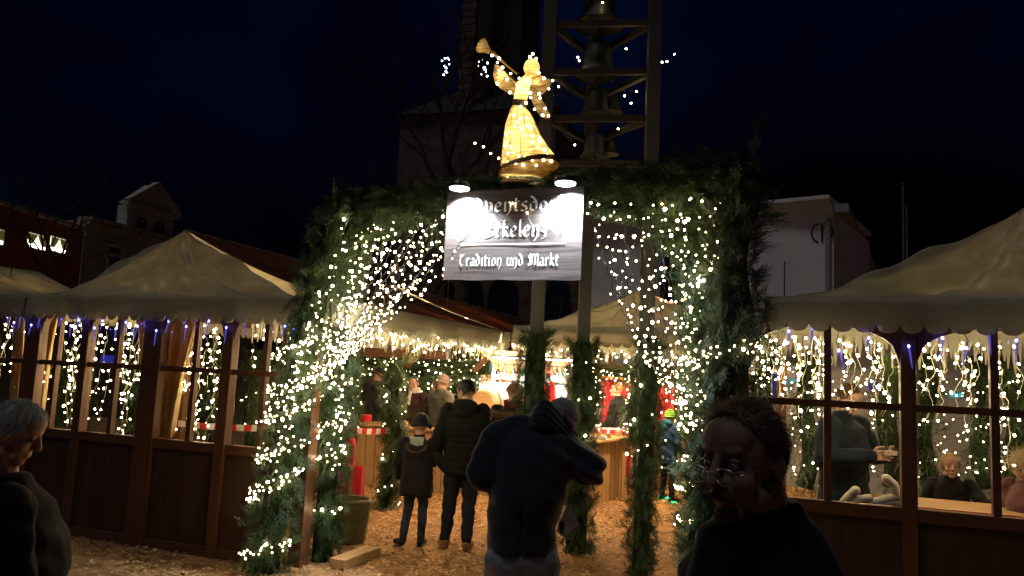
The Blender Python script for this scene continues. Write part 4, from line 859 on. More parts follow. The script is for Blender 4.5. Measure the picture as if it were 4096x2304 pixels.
# ------------------------------------------------------------------ icicle light strings behind the panes
def drop(x, y, z, L, label, group, seed, sp=.085, kind='ice', name='light_string'):
    r = random.Random(seed); pts = [np.array([x, y, z])]
    n = max(3, int(L/.1)); 
    for k in range(n): pts.append(pts[-1]+[(.055 if k%2 else -.055)*r.uniform(.1,1.1), r.uniform(-.03,.03), -L/n])
    light_string(pts, label, group, sp=sp, kind=kind, wire='wirew', wr=.0014, jit=.012, seed=seed, off=.035, name=name)
r = random.Random(4); k = 0
for (x0, x1, n, La, Lb) in ((-8.25,-7.42,9,.5,1.1),(-7.17,-6.65,10,.6,1.15),(-6.5,-5.84,13,.6,1.15),(-5.58,-4.90,13,.6,1.2),(-4.75,-4.2,6,.25,.6)):
    for j in range(n):
        drop(x0+(x1-x0)*(j+.5)/n+r.uniform(-.04,.04), .17+r.uniform(-.03,.05), 2.12, r.uniform(La, Lb), f'white-wired drop of warm lights, {ORD[k]} from the left behind the left panes', 'light drops behind the left panes', 600+k, sp=.095); k += 1
k = 0
for (x0, x1, n, La, Lb) in ((-.22,.27,13,.3,.68),(.29,.72,11,.25,.6),(.84,1.26,10,.3,.8),(1.30,1.9,11,.3,1.0)):
    for j in range(n):
        drop(x0+(x1-x0)*(j+.5)/n+r.uniform(-.03,.03), .17+r.uniform(-.04,.08), 2.14, r.uniform(La, Lb), f'white-wired drop of lights, {ORD[k]} from the left behind the right panes', 'light drops behind the right panes', 700+k, sp=.06 if x0 < 0 else .085); k += 1
# ------------------------------------------------------------------ blue icicle lamps at the eaves
M['icetube'] = bpy.data.materials.new('blue_tube'); M['icetube'].use_nodes = True; _n = M['icetube'].node_tree; _n.nodes.clear()
_t = _n.nodes.new('ShaderNodeBsdfTransparent'); _t.inputs[0].default_value = (.75,.75,1,1); _e = _n.nodes.new('ShaderNodeEmission'); _e.inputs[0].default_value = (.22,.18,1,1); _e.inputs[1].default_value = .5
_m = _n.nodes.new('ShaderNodeMixShader'); _m.inputs[0].default_value = .45; _o = _n.nodes.new('ShaderNodeOutputMaterial')
_n.links.new(_t.outputs[0], _m.inputs[1]); _n.links.new(_e.outputs[0], _m.inputs[2]); _n.links.new(_m.outputs[0], _o.inputs[0])
IL = [(30,1268),(82,1262),(56,1290),(125,1300),(160,1262),(245,1272),(283,1302),(315,1280),(378,1312),(410,1282),(463,1315),(503,1290),(575,1268),(550,1305),(625,1322),(675,1285),(745,1306),(835,1284),(905,1310),(980,1284),(1140,1305),(1175,1315)]
IR = [(3155,1325),(3250,1312),(3355,1402),(3475,1352),(3635,1385),(3770,1352),(3865,1392),(3955,1328),(4065,1362)]
for side, lst in (('left', IL), ('right', IR)):
    for i, (x, y) in enumerate(lst):
        p = F(x, y, -.10); r = random.Random(i*7+len(lst)); d = np.array([r.uniform(-.35,.35), r.uniform(-.1,.1), -1]); d /= np.linalg.norm(d); L = r.uniform(.10,.15)*(1.15 if side == 'right' else 1)
        t = thing('blue_icicle_lamp', f'small blue icicle lamp, {ORD[i]} from the left along the {side} eave', 'icicle lamp', p, 0, 'blue icicle lamps at the eaves')
        MB().ell(p, (.008,.008,.011)).build('blue_led', M['blueb'], t, smooth=True)
        MB().tube([p+d*.012, p+d*L*.3, p+d*L*.7, p+d*L], [.008,.007,.005,.002], 7).build('tube', M['icetube'], t, smooth=True)
        MB().tube([p, p+[r.uniform(-.02,.02),0,.05], [p[0]+r.uniform(-.03,.03), p[1]+.02, 2.17]], .003, 4).build('cable', M['black'], t)
# ------------------------------------------------------------------ felt fringes and their lights under the inner eaves
def fringe(a, b, z, label, seed, lo=.06, hi=.20):
    a = np.array([*a, z]); b = np.array([*b, z]); L = np.linalg.norm(b-a); u = (b-a)/L; nn = np.array([u[1], -u[0], 0]); r = random.Random(seed); mb = MB(); s_ = 0
    t = thing('felt_fringe', label, 'fringe', (a+b)/2, 0, 'white felt icicle fringes')
    mb.box((a+b)/2+[0,0,.02], (L, .004, .06), M=np.array([u, nn, (0,0,1)]).T)
    while s_ < L-.02:
        w_ = r.uniform(.02,.045); h = r.uniform(lo, hi); c0 = a+u*s_; c1 = a+u*min(L, s_+w_); tw_ = r.uniform(-.02,.02); m_ = (c0+c1)/2+u*r.uniform(-.01,.01)
        P = [c0, c1, c1*.75+m_*.25+[0,0,-h*.6]+nn*tw_, m_+u*.004+[0,0,-h]+nn*tw_*1.6, m_-u*.004+[0,0,-h]+nn*tw_*1.6, c0*.75+m_*.25+[0,0,-h*.6]+nn*tw_*.7]
        v = P+[q+nn*.003 for q in P]; mb.add(v, [(0,1,2,3,4,5),(11,10,9,8,7,6)]+[(i,(i+1)%6,(i+1)%6+6,i+6) for i in range(6)]); s_ += w_*r.uniform(.8,1.25)
    mb.build('fringe_strip', M['fringe'], t)
fringe((-3.74,.25), (-3.70,4.15), 2.13, 'long white felt icicle fringe under the side eave left of the aisle', 1, .08, .24)
fringe((-3.55,4.40), (-.3,4.40), 2.19, 'white felt icicle fringe under the front eave of the inner tent', 2, .08, .24)
fringe((-.25,1.2), (3.2,1.2), 2.22, 'white felt icicle fringe inside the right tent', 3, .10, .3)
fringe((-4.9,.35), (-4.0,.35), 2.2, 'short white felt icicle fringe inside the left tent near the arch', 4, .10, .28)
def zigzag(a, b, z, label, group, seed, amp=.16, step=.07):
    a = np.array([*a, z]); b = np.array([*b, z]); L = np.linalg.norm(b-a); r = random.Random(seed); n = int(L/step); pts = []
    for i in range(n+1): pts.append(a+(b-a)*i/n+[r.uniform(-.02,.02), r.uniform(-.03,.03), -(r.uniform(.3,1)*amp if i % 2 else r.uniform(0,.04))])
    light_string(pts, label, group, sp=.115, kind='far', wire='wirew', wr=.003, jit=.02, seed=seed, off=.02)
for i in range(6):
    y0 = .35+i*.64; zigzag((-3.69,y0), (-3.66,y0+.64), 2.12, f'icicle light string under the side eave left of the aisle, {ORD[i]} from the front', 'icicle lights under the inner eaves', 800+i, .20, .06)
for i in range(5):
    x0 = -3.5+i*.64; zigzag((x0,4.36), (x0+.64,4.36), 2.17, f'icicle light string under the inner tent front eave, {ORD[i]} from the left', 'icicle lights under the inner eaves', 820+i, .26, .075)
# ------------------------------------------------------------------ counters
def counter(A, B, h, dep, label, pw=.145, top='rawh'):
    A = np.array([A[0],A[1],0.]); B = np.array([B[0],B[1],0.]); L = np.linalg.norm(B-A); u = (B-A)/L; n = np.array([-u[1], u[0], 0])
    if np.dot(n, A-CO) < 0: n = -n
    t = thing('counter', label, 'counter', A, 0, 'wooden serving counters'); Mx = np.array([u, n, (0,0,1)]).T; mb = MB(); k = int(L/pw); r = random.Random(3)
    for i in range(k): mb.box(A+u*(i+.5)*L/k+n*(.012+r.uniform(0,.004))+[0,0,(h-.03)/2], (L/k-.014, .022, h-.03), Mx)
    for s_, e in ((0,A),(1,B)):
        for j in range(int(dep/pw)): mb.box(e+u*(.013 if s_ == 0 else -.013)+n*(.04+(j+.5)*pw)+[0,0,(h-.03)/2], (.022, pw-.012, h-.03), Mx)
    mb.build('plank_front', M['raw'], t)
    mb = MB(); mb.box(A+u*L/2+n*.05+[0,0,h-.20], (L-.1,.02,.08), Mx); mb.box(A+u*L/2+n*.05+[0,0,.15], (L-.1,.02,.08), Mx); mb.build('rail', M['wood'], t)
    MB().box(A+u*L/2+n*(dep/2-.03)+[0,0,h-.015], (L+.10, dep+.12, .035), Mx).build('counter_top', M[top], t, bevel=.006)
    return t, A, B, u, n
cl, cA, cB, cu, cn = counter(G(1415,1934), G(1962,1984), .90, .55, 'long plank counter with people behind it at the rear left')
cr_, rA, rB, ru, rn = counter(G(2356,2032), G(2741,1909), .90, .62, 'plank counter with candles running deep into the market on the right')
MB().box(rA-ru*.02-rn*.0+[-.09,.05,.45], (.13,.04,.88)).build('red_corner_board', M['red'], cr_)
# right wooden booth wall at the rear right
t = thing('plank_wall', 'upright plank wall at the far end of the right counter', 'wall', G(2770,1900)); A = G(2752,1905); B = G(2880,1870); mb = MB(); u = (B-A); L = np.linalg.norm(u); u /= L; n = np.array([-u[1],u[0],0])
for i in range(12): mb.box(A+u*(i+.5)*L/12+[0,0,.95], (L/12-.02,.03,1.9), np.array([u,n,(0,0,1)]).T)
mb.build('planks', M['raw'], t)
def on_top(C, px, u_only=False, h=.93): return G(px[0], px[1], h)
def candle_box(px, label, s_=.055, group='small wooden candle blocks on the counters', lit=True):
    p = G(px[0], px[1], .905); t = thing('candle_block', label, 'candle holder', p, 0, group)
    MB().box(p+[0,0,s_*.6], (s_*1.5,s_*1.3,s_*1.2)).build('block', M['rawh'], t, bevel=.004)
    MB().lathe([(.018,0),(.018,.02)], p+[0,0,s_*1.2+.001], 10).build('tealight', M['white'], t)
    if lit: MB().ell(p+[0,0,s_*1.2+.034], (.008,.008,.014)).build('flame', M['bulb'], t)
for i, (x, y, lab) in enumerate(((2432,1752,'wooden block with lit tealight near the front corner of the right counter'),(2473,1742,'wooden block with lit tealight behind the bowed man side of the right counter'),(2700,1706,'wooden block with lit tealight at the far end of the right counter'),(2676,1708,'small block with lit tealight beside the child on the right counter'),(2722,1700,'rearmost wooden block with tealight on the right counter'),(2395,1745,'low wooden block at the left tip of the right counter'))):
    candle_box((x,y), lab)
candle_box((1619,1704), 'pale block behind the fir column on the rear left counter', lit=False); candle_box((1704,1690), 'pale block with tealight in front of the woman with the white scarf')
p = G(2411,1758,.905); t = thing('napkin_stack', 'white stack of napkins near the corner of the right counter', 'napkins', p); mb = MB()
for i in range(5): mb.box(p+[0,0,.006+i*.009], (.11-.003*i,.10,.008))
mb.build('paper', M['white'], t)
p = G(1462,1690,.905); t = thing('tin', 'red round tin on a wooden board on the rear left counter', 'tin', p); MB().lathe([(.09,0),(.09,.07),(.094,.072),(.094,.10),(.02,.105)], p+[0,0,.02], 20).build('body', M['red'], t); MB().box(p+[.06,0,.009], (.5,.22,.018)).build('board', M['rawh'], t)
p = G(1725,1700,.905)
# thermos and glasses on red draped shelf
M['chrome'] = mat('brushed_steel', (.55,.56,.56), .28, .5, metal=1)
p = G(2388,1716,1.0); p = p+rn*0.0; sh = thing('draped_shelf', 'shelf draped in red cloth behind the right counter', 'shelf', (p[0],p[1],0))
c = F(2420,1712,6.0); zt1 = c[2]; x0, x1 = F(2368,1712,6.0)[0], F(2450,1712,6.0)[0]
MB().span((x0,6.0,zt1-.02),(x1+.3,6.4,zt1)).build('board', M['white'], sh)
MB().grid(lambda u,v: (x0+(x1+.3-x0)*u, 5.99-.012*math.sin(u*60)-.01*math.sin(u*23), zt1-.021-(zt1-.3)*v), 60, 4, .004).build('drape', M['red'], sh, smooth=True)
MB().span((x0+.04,6.05,0),(x0+.1,6.35,zt1-.03)).build('leg', M['wood'], sh); MB().span((x1+.2,6.05,0),(x1+.26,6.35,zt1-.03)).build('leg', M['wood'], sh)
b = F(2388,1707,6.12); t = thing('pump_thermos', 'steel pump thermos with black spout on the red draped shelf', 'thermos', b); b[2] = zt1
MB().lathe([(.07,0),(.072,.02),(.07,.27),(.055,.30)], b, 20).build('body', M['chrome'], t, smooth=True)
mb = MB(); mb.lathe([(.058,.30),(.06,.33),(.03,.355)], b, 16); mb.bar(b+[0,0,.335], b+[.13,0,.30], .035, .03); mb.tube([b+[-.07,0,.37], b+[.08,0,.40]], .006, 5); mb.build('pump_head', M['black'], t)
g0 = None
for i in range(8):
    q = b+[.12+.075*(i%2)+.012*(i//4), .02+.07*((i//2)%2), .0+.088*(i//4)]; t = thing('glass', f'clear tumbler, {ORD[i]} of the stack beside the steel thermos', 'glass', q, 0, 'stacked tumblers beside the thermos')
    MB().lathe([(.026,0),(.032,.085),(.030,.085),(.024,.006)], q, 12).build('glass_body', M['clear'], t, smooth=True)
# red curtain backdrop and gold bows
t = thing('red_curtain', 'tall crimson curtain hanging behind the bartender', 'curtain', F(2530,1760,8.0)); a = F(2370,1500,7.6); b2 = F(2700,1520,7.6); zt3 = a[2]+.05
MB().grid(lambda u,v: (a[0]+(b2[0]-a[0])*u, 7.6+.05*math.sin(u*55)+.02*math.sin(u*21+v), zt3-(zt3-.3)*v), 110, 6, .005).build('fabric', M['red'], t, smooth=True)
MB().tube([(a[0]-.1,7.55,zt3),(b2[0]+.1,7.55,zt3)], .02, 8).build('rod', M['wood'], t)
M['satin'] = mat('gold_satin', (.75,.36,.05), .35, .5)
for i, (x, y) in enumerate(((2385,1502),(2468,1512),(2662,1530))):
    p = F(x, y, 7.45); t = thing('gold_bow', f'gold satin bow, {ORD[i]} from the left above the crimson curtain', 'bow', p, 0, 'gold bows'); mb = MB()
    for s_ in (-1,1): mb.ell(p+[s_*.09,0,.02], (.085,.03,.05), M=np.array(Matrix.Rotation(s_*.4,3,'Y'))); mb.bar(p, p+[s_*.08,0,-.2], .05, .008)
    mb.ell(p, (.03,.03,.03)); mb.build('ribbon', M['satin'], t, smooth=True)
# brown beams under the inner tents
t = thing('timber_rack', 'brown timber post and beam frame over the right counter', 'frame', (-2,5,0)); a = F(2330,1468,4.9); b2 = F(2820,1495,4.9)
MB().bar(a, [b2[0],4.9,a[2]], .07, .12).build('beam', M['wood'], t); MB().box((b2[0]-.1,4.9,1.0), (.1,.1,2.0)).build('post', M['wood'], t)
t = thing('timber_rack', 'brown timber rack with angled brackets above the rear left counter', 'frame', (-5,4.5,0)); a = F(1380,1405,4.6); b2 = F(1790,1430,4.6)
MB().bar(a-[.8,0,0], [b2[0],4.6,a[2]], .08, .13).build('beam', M['wood'], t)
c = F(1655,1450,4.5); MB().bar(F(1625,1462,4.5), F(1700,1392,4.5), .07, .09).build('bracket', M['wood'], t); 
MB().bar(F(1895,1485,4.5), F(1950,1432,4.5), .05, .07).build('bracket', M['wood'], t)
# bar with bottles
YBAR = 6.6; z1 = F(2020,1532,YBAR)[2]; xa = F(1948,1532,YBAR)[0]; xb = F(2268,1540,YBAR)[0]
bar = thing('bar_table', 'brightly lit bar table under a white cloth with a pointed hem', 'table', ((xa+xb)/2,YBAR+.25,0))
MB().span((xa,YBAR,z1-.03),(xb,YBAR+.5,z1)).build('table_top', M['raw'], bar)
for x in (xa+.06, xb-.06): MB().span((x-.03,YBAR+.05,0),(x+.03,YBAR+.45,z1-.03)).build('leg', M['raw'], bar)
def hem(u, v):
    L = .20+.16*abs(math.sin(u*19))+.08*math.sin(u*47); return (xa-.02+(xb-xa+.04)*u, YBAR-.02-.02*math.sin(u*70)*v, z1+.004-L*v)
mb = MB(); mb.grid(hem, 160, 5, .004); mb.span((xa-.02,YBAR-.018,z1+.001),(xb+.02,YBAR+.5,z1+.006)); o = mb.build('cloth', M['white'], None, smooth=False); tag(o, 'white pointed-hem cloth spread over the bar table', 'tablecloth'); o.name = 'tablecloth'
BC = {'wine': mat('dark_bottle', (.012,.018,.012), .12, .6), 'redb': mat('red_bottle', (.5,.02,.015), .15, .6), 'amber': mat('amber_bottle', (.30,.10,.015), .12, .6), 'clearb': mat('clear_bottle', (.55,.58,.6), .12, .6), 'blueb': mat('pale_blue_bottle', (.3,.45,.65), .2, .6), 'green': mat('green_bottle', (.02,.10,.04), .12, .6)}
M['label'] = mat('paper_label', (.72,.70,.62), .7, .3)
def bottle(p, h, r_, key, label, cap='redb'):
    t = thing('bottle', label, 'bottle', p, 0, 'bottles at the bar')
    MB().lathe([(r_*.9,0),(r_,.01),(r_,h*.55),(r_*.75,h*.66),(r_*.33,h*.76),(r_*.30,h*.93)], p, 14).build('body', BC[key], t, smooth=True)
    MB().lathe([(r_*.36,h*.93),(r_*.36,h)], p, 10).build('cap', BC[cap], t); MB().lathe([(r_*1.02,h*.15),(r_*1.02,h*.45)], p, 14).build('label', M['label'], t)
W_ = [(1972,'clearb','tall pale'),(1990,'wine','slim dark'),(2014,'redb','bright red'),(2034,'amber','amber'),(2052,'wine','broad-label dark'),(2072,'wine','black stout'),(2090,'green','green'),(2104,'amber','short amber'),(2182,'amber','stubby amber'),(2196,'redb','red'),(2208,'redb','thin red'),(2226,'wine','tall dark'),(2244,'green','dark green'),(2258,'clearb','clear')]
for i, (x, k_, w_) in enumerate(W_):
    p = F(x, 1530, YBAR+.12+.1*(i%2)); p[2] = z1+.007; bottle(p, .30+.04*(i*7%3)-.03*(i%2), .036, k_, f'{w_} bottle, {ORD[i]} from the left on the white cloth', ['redb','wine','clearb'][i%3])
# lower shelf with small bottles and a barrel
z2 = F(1920,1577,YBAR-.1)[2]; x0, x1 = F(1880,1577,YBAR-.1)[0], F(1958,1577,YBAR-.1)[0]; t = thing('side_shelf', 'low wooden side shelf at the left end of the bar', 'shelf', (x0,YBAR,0))
MB().span((x0-.3,YBAR-.15,z2-.04),(x1-.02,YBAR+.25,z2)).build('board', M['rawh'], t); MB().span((x0-.28,YBAR-.1,0),(x0-.2,YBAR+.2,z2-.041)).build('leg', M['raw'], t); MB().span((x1-.1,YBAR-.1,0),(x1-.04,YBAR+.2,z2-.041)).build('leg', M['raw'], t)
for i, (x, k_, w_) in enumerate(((1896,'amber','small amber'),(1909,'green','small dark'),(1922,'clearb','small clear'),(1936,'blueb','white and blue'),(1948,'amber','short brown'))):
    p = F(x, 1575, YBAR); p[2] = z2; bottle(p, .2+.07*(i == 3), .034, k_, f'{w_} bottle, {ORD[i]} from the left on the low side shelf')
p = F(1950,1610,6.2); t = thing('barrel', 'round-ended wooden barrel lying behind the fur-collared person', 'barrel', p); Mb = np.array(Matrix.Rotation(math.pi/2,3,'X'))
MB().lathe([(.20,-.25),(.235,-.1),(.24,0),(.235,.1),(.20,.25)], p, 24, M=Mb).build('staves', M['raw'], t, smooth=True); MB().lathe([(.185,.251),(.185,.256)], p, 24, M=Mb).build('end_cap', M['rawh'], t)
MB().lathe([(.242,-.03),(.244,0),(.242,.03)], p, 24, M=Mb).build('hoop', M['steel'], t)
for s_ in (-1,1): MB().box((p[0]+s_*.14,p[1],(p[2]-.2)/2-.0), (.08,.4,p[2]-.2)).build('stand', M['raw'], t)
# lit lamps over the bar
for i, (x, y, lab) in enumerate(((2035,1432,'bright white strip lamp over the left half of the bar'),(2225,1440,'bright white strip lamp over the right half of the bar'))):
    p = F(x, y, YBAR-.15); t = thing('strip_lamp', lab, 'strip lamp', p, 0, 'strip lamps over the bar'); MB().box(p+[0,0,.025], (.62,.07,.03)).build('housing', M['steel'], t); MB().box(p, (.58,.04,.02)).build('tube', M['lampcool'], t); point(t, p+[0,-.02,-.12], 36, (.93,.95,1), .05)
# bar back wall of planks with gold-lit gaps, brackets
t = thing('bar_back_wall', 'back wall of horizontal boards behind the bottles', 'wall', (xa,YBAR+.9,0)); mb = MB()
for i in range(10): mb.span((xa-.5,YBAR+.9,.9+i*.13),(xb-.02,YBAR+.93,.9+i*.13+.115))
mb.build('boards', M['rawh'], t); MB().span((xa-.5,YBAR+.9,0),(xa-.4,YBAR+.96,.89)).build('post', M['raw'], t); MB().span((xb-.12,YBAR+.9,0),(xb-.02,YBAR+.96,.89)).build('post', M['raw'], t)
# red crate stool beside the middle tower leg
p = G(2235,1990); q = F(2215,1650,5.3); t = thing('red_chair', 'red wooden chair with upright back right of the bowed man head', 'chair', (q[0],q[1],0)); zz_ = q[2]-.02
mb = MB(); mb.box((q[0]+.02,q[1],zz_), (.26,.3,.04)); mb.build('seat', M['red'], t)
for sx in (-.1,.14):
    for sy in (-.13,.13): MB().box((q[0]+sx,q[1]+sy,(zz_-.02)/2), (.035,.035,zz_-.02)).build('leg', M['red'], t)
MB().bar((q[0]-.12,q[1]+.1,zz_+.02), (q[0]-.15,q[1]+.1,zz_+.42), .07, .25).build('backrest', M['red'], t)
# ------------------------------------------------------------------ fir backdrop, columns in the rear
B1 = [F(x, y, 5.9) for x, y in ((1330,1440),(1480,1450),(1640,1480),(1800,1470),(1960,1470))]; garland(B1, .20, 150, 'thick fir garland swagged behind the people at the rear left', seed=51, far=True, scale=1.3)
B2 = [F(x, y, 6.3) for x, y in ((1330,1540),(1480,1580),(1640,1560),(1800,1560),(1900,1550))]; garland(B2, .26, 130, 'lower dense fir garland behind the heads at the rear left', seed=52, far=True, scale=1.4)
B3 = [F(x, y, 4.8) for x, y in ((2330,1480),(2450,1488),(2600,1500),(2720,1512),(2820,1530))]; garland(B3, .10, 150, 'slim fir garland with lights under the beam over the right counter', seed=53, far=True)
def column(px, pyb, pyt, Y, rad, label, seed, dens=170, far=True, lean=0, sp=.12):
    x0 = F(px, (pyb+pyt)/2, Y)[0]; zt_ = F(px, pyt, Y)[2]; zb_ = max(.02, F(px, pyb, Y)[2]); pts = [(x0+.05*math.sin(i*1.7+seed), Y, zb_+(zt_-zb_)*i/5) for i in range(6)]
    th_, C, Rr = garland([np.array(p) for p in pts], rad, dens, label, 'fir columns inside the market', seed=seed, far=far, scale=1.1)
    hp = [C[0]*0+np.array([x0+math.cos(a)*(rad+.02), Y+math.sin(a)*(rad+.02), zb_+(zt_-zb_)*k_/60]) for k_, a in enumerate(np.linspace(0, 6.28*max(2,(zt_-zb_)*2.6), 61))]
    light_string(hp, ('lights round the '+label.split(' fir')[0]+' column'+label.split('column')[1]).replace('in front of','before').replace(' from the left',' from left'), 'light strings round the fir columns', sp=sp, kind='w', seed=seed, jit=.02)
column(1575, 2035, 1440, 3.0, .12, 'slender fir column in front of the rear left counter', 61, 230, far=False)
column(1405, 1720, 1420, 3.9, .14, 'dark fir column beside the man in the hooded jacket', 62)
column(1335, 1750, 1400, 4.6, .16, 'dim fir column left of the hooded man', 63)
column(2532, 1765, 1500, 5.6, .12, 'fir column directly right of the bartender', 64, sp=.09)
column(2378, 1700, 1490, 5.0, .10, 'thin fir column left of the crimson curtain', 65)
column(2745, 1740, 1520, 6.5, .16, 'fir column at the far end of the right counter', 66, sp=.08)
column(2690, 1700, 1520, 9.0, .14, 'far fir column beside the crimson curtain edge', 67)
for i, (px, Y) in enumerate(((245,2.3),(330,3.4),(540,2.6),(700,3.2),(860,2.4),(1010,3.0),(1120,2.2))):
    column(px, 1900, 1400, Y, .17, f'shadowy fir column, {ORD[i]} from the left behind the left panes', 70+i, 110, sp=.16)
for i, (px, Y) in enumerate(((3060,2.6),(3230,3.6),(3560,2.4),(3700,3.2),(3930,3.8),(4060,3.0))):
    column(px, 1950, 1420, Y, .15, f'shadowy fir column, {ORD[i]} from the left behind the right panes', 80+i, 110, sp=.12)
# strings of lights across the backdrop
r = random.Random(8)
for i in range(7):
    y = 1440+i*22; pts = [F(x, y+r.uniform(-18,18), 5.4+.1*i) for x in range(1350, 1960, 60)]; light_string(pts, f'light string over the rear left garlands, {ORD[i]} from top', 'lights draped over the rear garlands', sp=.14, kind='w', seed=900+i, jit=.05)
for i in range(4):
    y = 1478+i*13; pts = [F(x, y+r.uniform(-8,8)+(x-2330)*.05, 4.7) for x in range(2330, 2820, 40)]; light_string(pts, f'light string along the garland over the right counter, {ORD[i]} from the top', 'lights draped over the rear garlands', sp=.10, kind='w', seed=920+i, jit=.03)
for i in range(8):
    y = 1520+i*50; pts = [F(x, y+r.uniform(-25,25), 3.6) for x in range(2950, 4150, 120)]; light_string(pts, f'light string seen through the right panes, {ORD[i]} from the top', 'lights seen through the right panes', sp=.13, kind='w', seed=930+i, jit=.05)
# ------------------------------------------------------------------ barrier tape, extinguisher, bag, basket, timber, post
M['tape_r'] = mat('tape_red', (.62,.03,.02), .4, .4); M['tape_w'] = mat('tape_white', (.75,.72,.68), .4, .4)
def tape(a, b, label, n=14, sag=.03):
    a = np.array(a); b = np.array(b); t = thing('barrier_tape', label, 'barrier tape', a, 0, 'red and white barrier tapes'); mb = MB(); mb.mi = 0
    for i in range(n):
        mb.mi = i % 2; p = a+(b-a)*i/n; q = a+(b-a)*(i+1)/n; p = p-[0,0,sag*4*(i/n)*(1-i/n)]; q = q-[0,0,sag*4*((i+1)/n)*(1-(i+1)/n)]; y_ = np.array([.003,.002,0]); h = np.array([0,.01*math.sin(i),.036])
        h2 = np.array([0,.01*math.sin(i+1),.036]); mb.add([p-h,q-h2,q+h2,p+h,p-h+y_,q-h2+y_,q+h2+y_,p+h+y_], [(0,1,2,3),(7,6,5,4),(0,4,5,1),(2,6,7,3)])
    mb.build('tape', [M['tape_r'], M['tape_w']], t)
tape(F(1330,1708,2.3), F(1560,1722,2.9), 'red and white barrier tape between the arch leg and the fir column', 12)
tape(F(630,1682,1.6), F(1100,1712,1.6), 'red and white barrier tape visible through the left panes near the arch', 16)
x0 = F(1392,1800,2.35); MB().box((x0[0]-.02,2.42,.55), (.10,.08,1.1)).build('stub', M['wood'], thing('fence_post', 'short brown post carrying the barrier tape', 'post', (x0[0],2.42,0)))
p = F(1398,1865,2.3); t = thing('fire_extinguisher', 'red fire extinguisher hanging on the short brown post', 'fire extinguisher', p)
MB().lathe([(.05,0),(.062,.02),(.062,.25),(.045,.31),(.02,.33)], p, 18).build('cylinder', M['red'], t, smooth=True)
mb = MB(); mb.box(p+[0,0,.35], (.03,.03,.05)); mb.bar(p+[-.02,0,.38], p+[.08,0,.40], .015, .012); mb.bar(p+[-.02,0,.36], p+[.07,0,.36], .015, .012); mb.build('valve_handle', M['black'], t)
MB().tube([p+[-.02,0,.36], p+[-.08,-.02,.28], p+[-.07,-.02,.1], p+[-.065,-.02,.04]], .010, 6).build('hose', M['black'], t, smooth=True)
p = G(1400,1992); t = thing('red_bag', 'bright red fabric bag standing behind the wicker basket', 'bag', p); 
def bagf(u, v):
    a = u*2*math.pi; w_ = .19*(1-.08*v); return (p[0]+w_*math.copysign(abs(math.cos(a))**.4, math.cos(a)), p[1]+.1*(1-.6*v)*math.copysign(abs(math.sin(a))**.5, math.sin(a)), p[2]+.44*v+.015*math.sin(a*3)*v)
mb = MB(); mb.grid(bagf, 36, 8, .004); mb.box(p+[0,0,.01], (.34,.18,.02)); mb.build('body', M['red'], t, smooth=True); MB().tube([p+[-.08,0,.42], p+[-.05,0,.55], p+[.05,0,.55], p+[.08,0,.42]], .008, 6).build('strap', M['red'], t)
p = G(1392,2168); t = thing('wicker_basket', 'tall round willow basket beside the left arch leg', 'basket', p); hB = F(1405,2005,p[1])[2]; M['willow'] = mat('green_willow', (.16,.14,.05), .55, .4, col2=(.09,.085,.03), scale=(30,30,30))
mb = MB(); nR = 24
for i in range(nR):
    z = .012+hB*(i+.5)/nR; rad = .155+.045*(i/nR); pts = [(p[0]+(rad+.009*(1 if (j+i)%2 else -1))*math.cos(2*math.pi*j/44), p[1]+(rad+.009*(1 if (j+i)%2 else -1))*math.sin(2*math.pi*j/44), z+.003*math.sin(j*.9+i)) for j in range(45)]; mb.tube(pts, .0095, 5, cap=False)
for i in range(2): pts = [(p[0]+(.203-.006*i)*math.cos(2*math.pi*j/30), p[1]+(.203-.006*i)*math.sin(2*math.pi*j/30), hB+.008+.012*i) for j in range(31)]; mb.tube(pts, .012, 6, cap=False)
mb.build('weave', M['willow'], t, smooth=True); mb = MB()
for j in range(22): a = 2*math.pi*j/22; mb.tube([(p[0]+.153*math.cos(a), p[1]+.153*math.sin(a), .01), (p[0]+.2*math.cos(a), p[1]+.2*math.sin(a), hB)], .006, 5)
mb.build('stakes', M['willow'], t); MB().lathe([(.15,0),(.15,.02)], p+[0,0,.004], 24).build('bottom', M['bark'], t)
t = thing('timber_block', 'short squared timber lying on the chips below the basket', 'timber', G(1420,2260)); a = G(1345,2278); b2 = G(1492,2222); MB().bar(a+[0,0,.045], b2+[0,0,.045], .16, .085).build('beam', M['raw'], t, bevel=.006)
# things inside the right stall
t = thing('side_table', 'small table with a red cloth inside the right stall', 'table', (1.15,.9,0)); MB().span((.55,.45,.92),(2.2,1.05,.95)).build('table_top', M['raw'], t)
for x in (.62,2.1):
    for y in (.5,1.0): MB().span((x-.03,y-.03,0),(x+.03,y+.03,.92)).build('leg', M['raw'], t)
MB().grid(lambda u,v: (.85+1.3*u, .44-.01*math.sin(u*50), .955-.25*v), 60, 3, .004).build('cloth_edge', M['red'], t); 
M['plush'] = mat('cream_plush', (.62,.56,.42), .9, .2, sheen=.6, bump=.2, bscale=(200,200,200))
t = thing('plush_antlers', 'cream plush antlers propped inside the sill of the right stall', 'plush toy', F(3480,2020,.2)); mb = MB()
for q in ([(3375,2010),(3398,1985),(3422,1962)],[(3405,2020),(3440,2000),(3475,1995)],[(3480,2015),(3540,2000),(3600,1985)],[(3590,1990),(3575,1940),(3545,1915)],[(3520,2020),(3560,2010),(3600,2015)]):
    for a, b2 in zip(q[:-1], q[1:]): mb.cap(F(*a, .15), .030, F(*b2, .15), .032)
mb.build('fabric', M['plush'], t, smooth=True)
M['cyan'] = emit('cyan_lit_pane', (.02,.42,.55), .9); M['bluep'] = emit('blue_lit_pane', (.05,.06,.6), .3); M['grey_w'] = mat('grey_render_wall', (.30,.30,.29), .9, .2, col2=(.22,.22,.22), scale=(2,2,2))
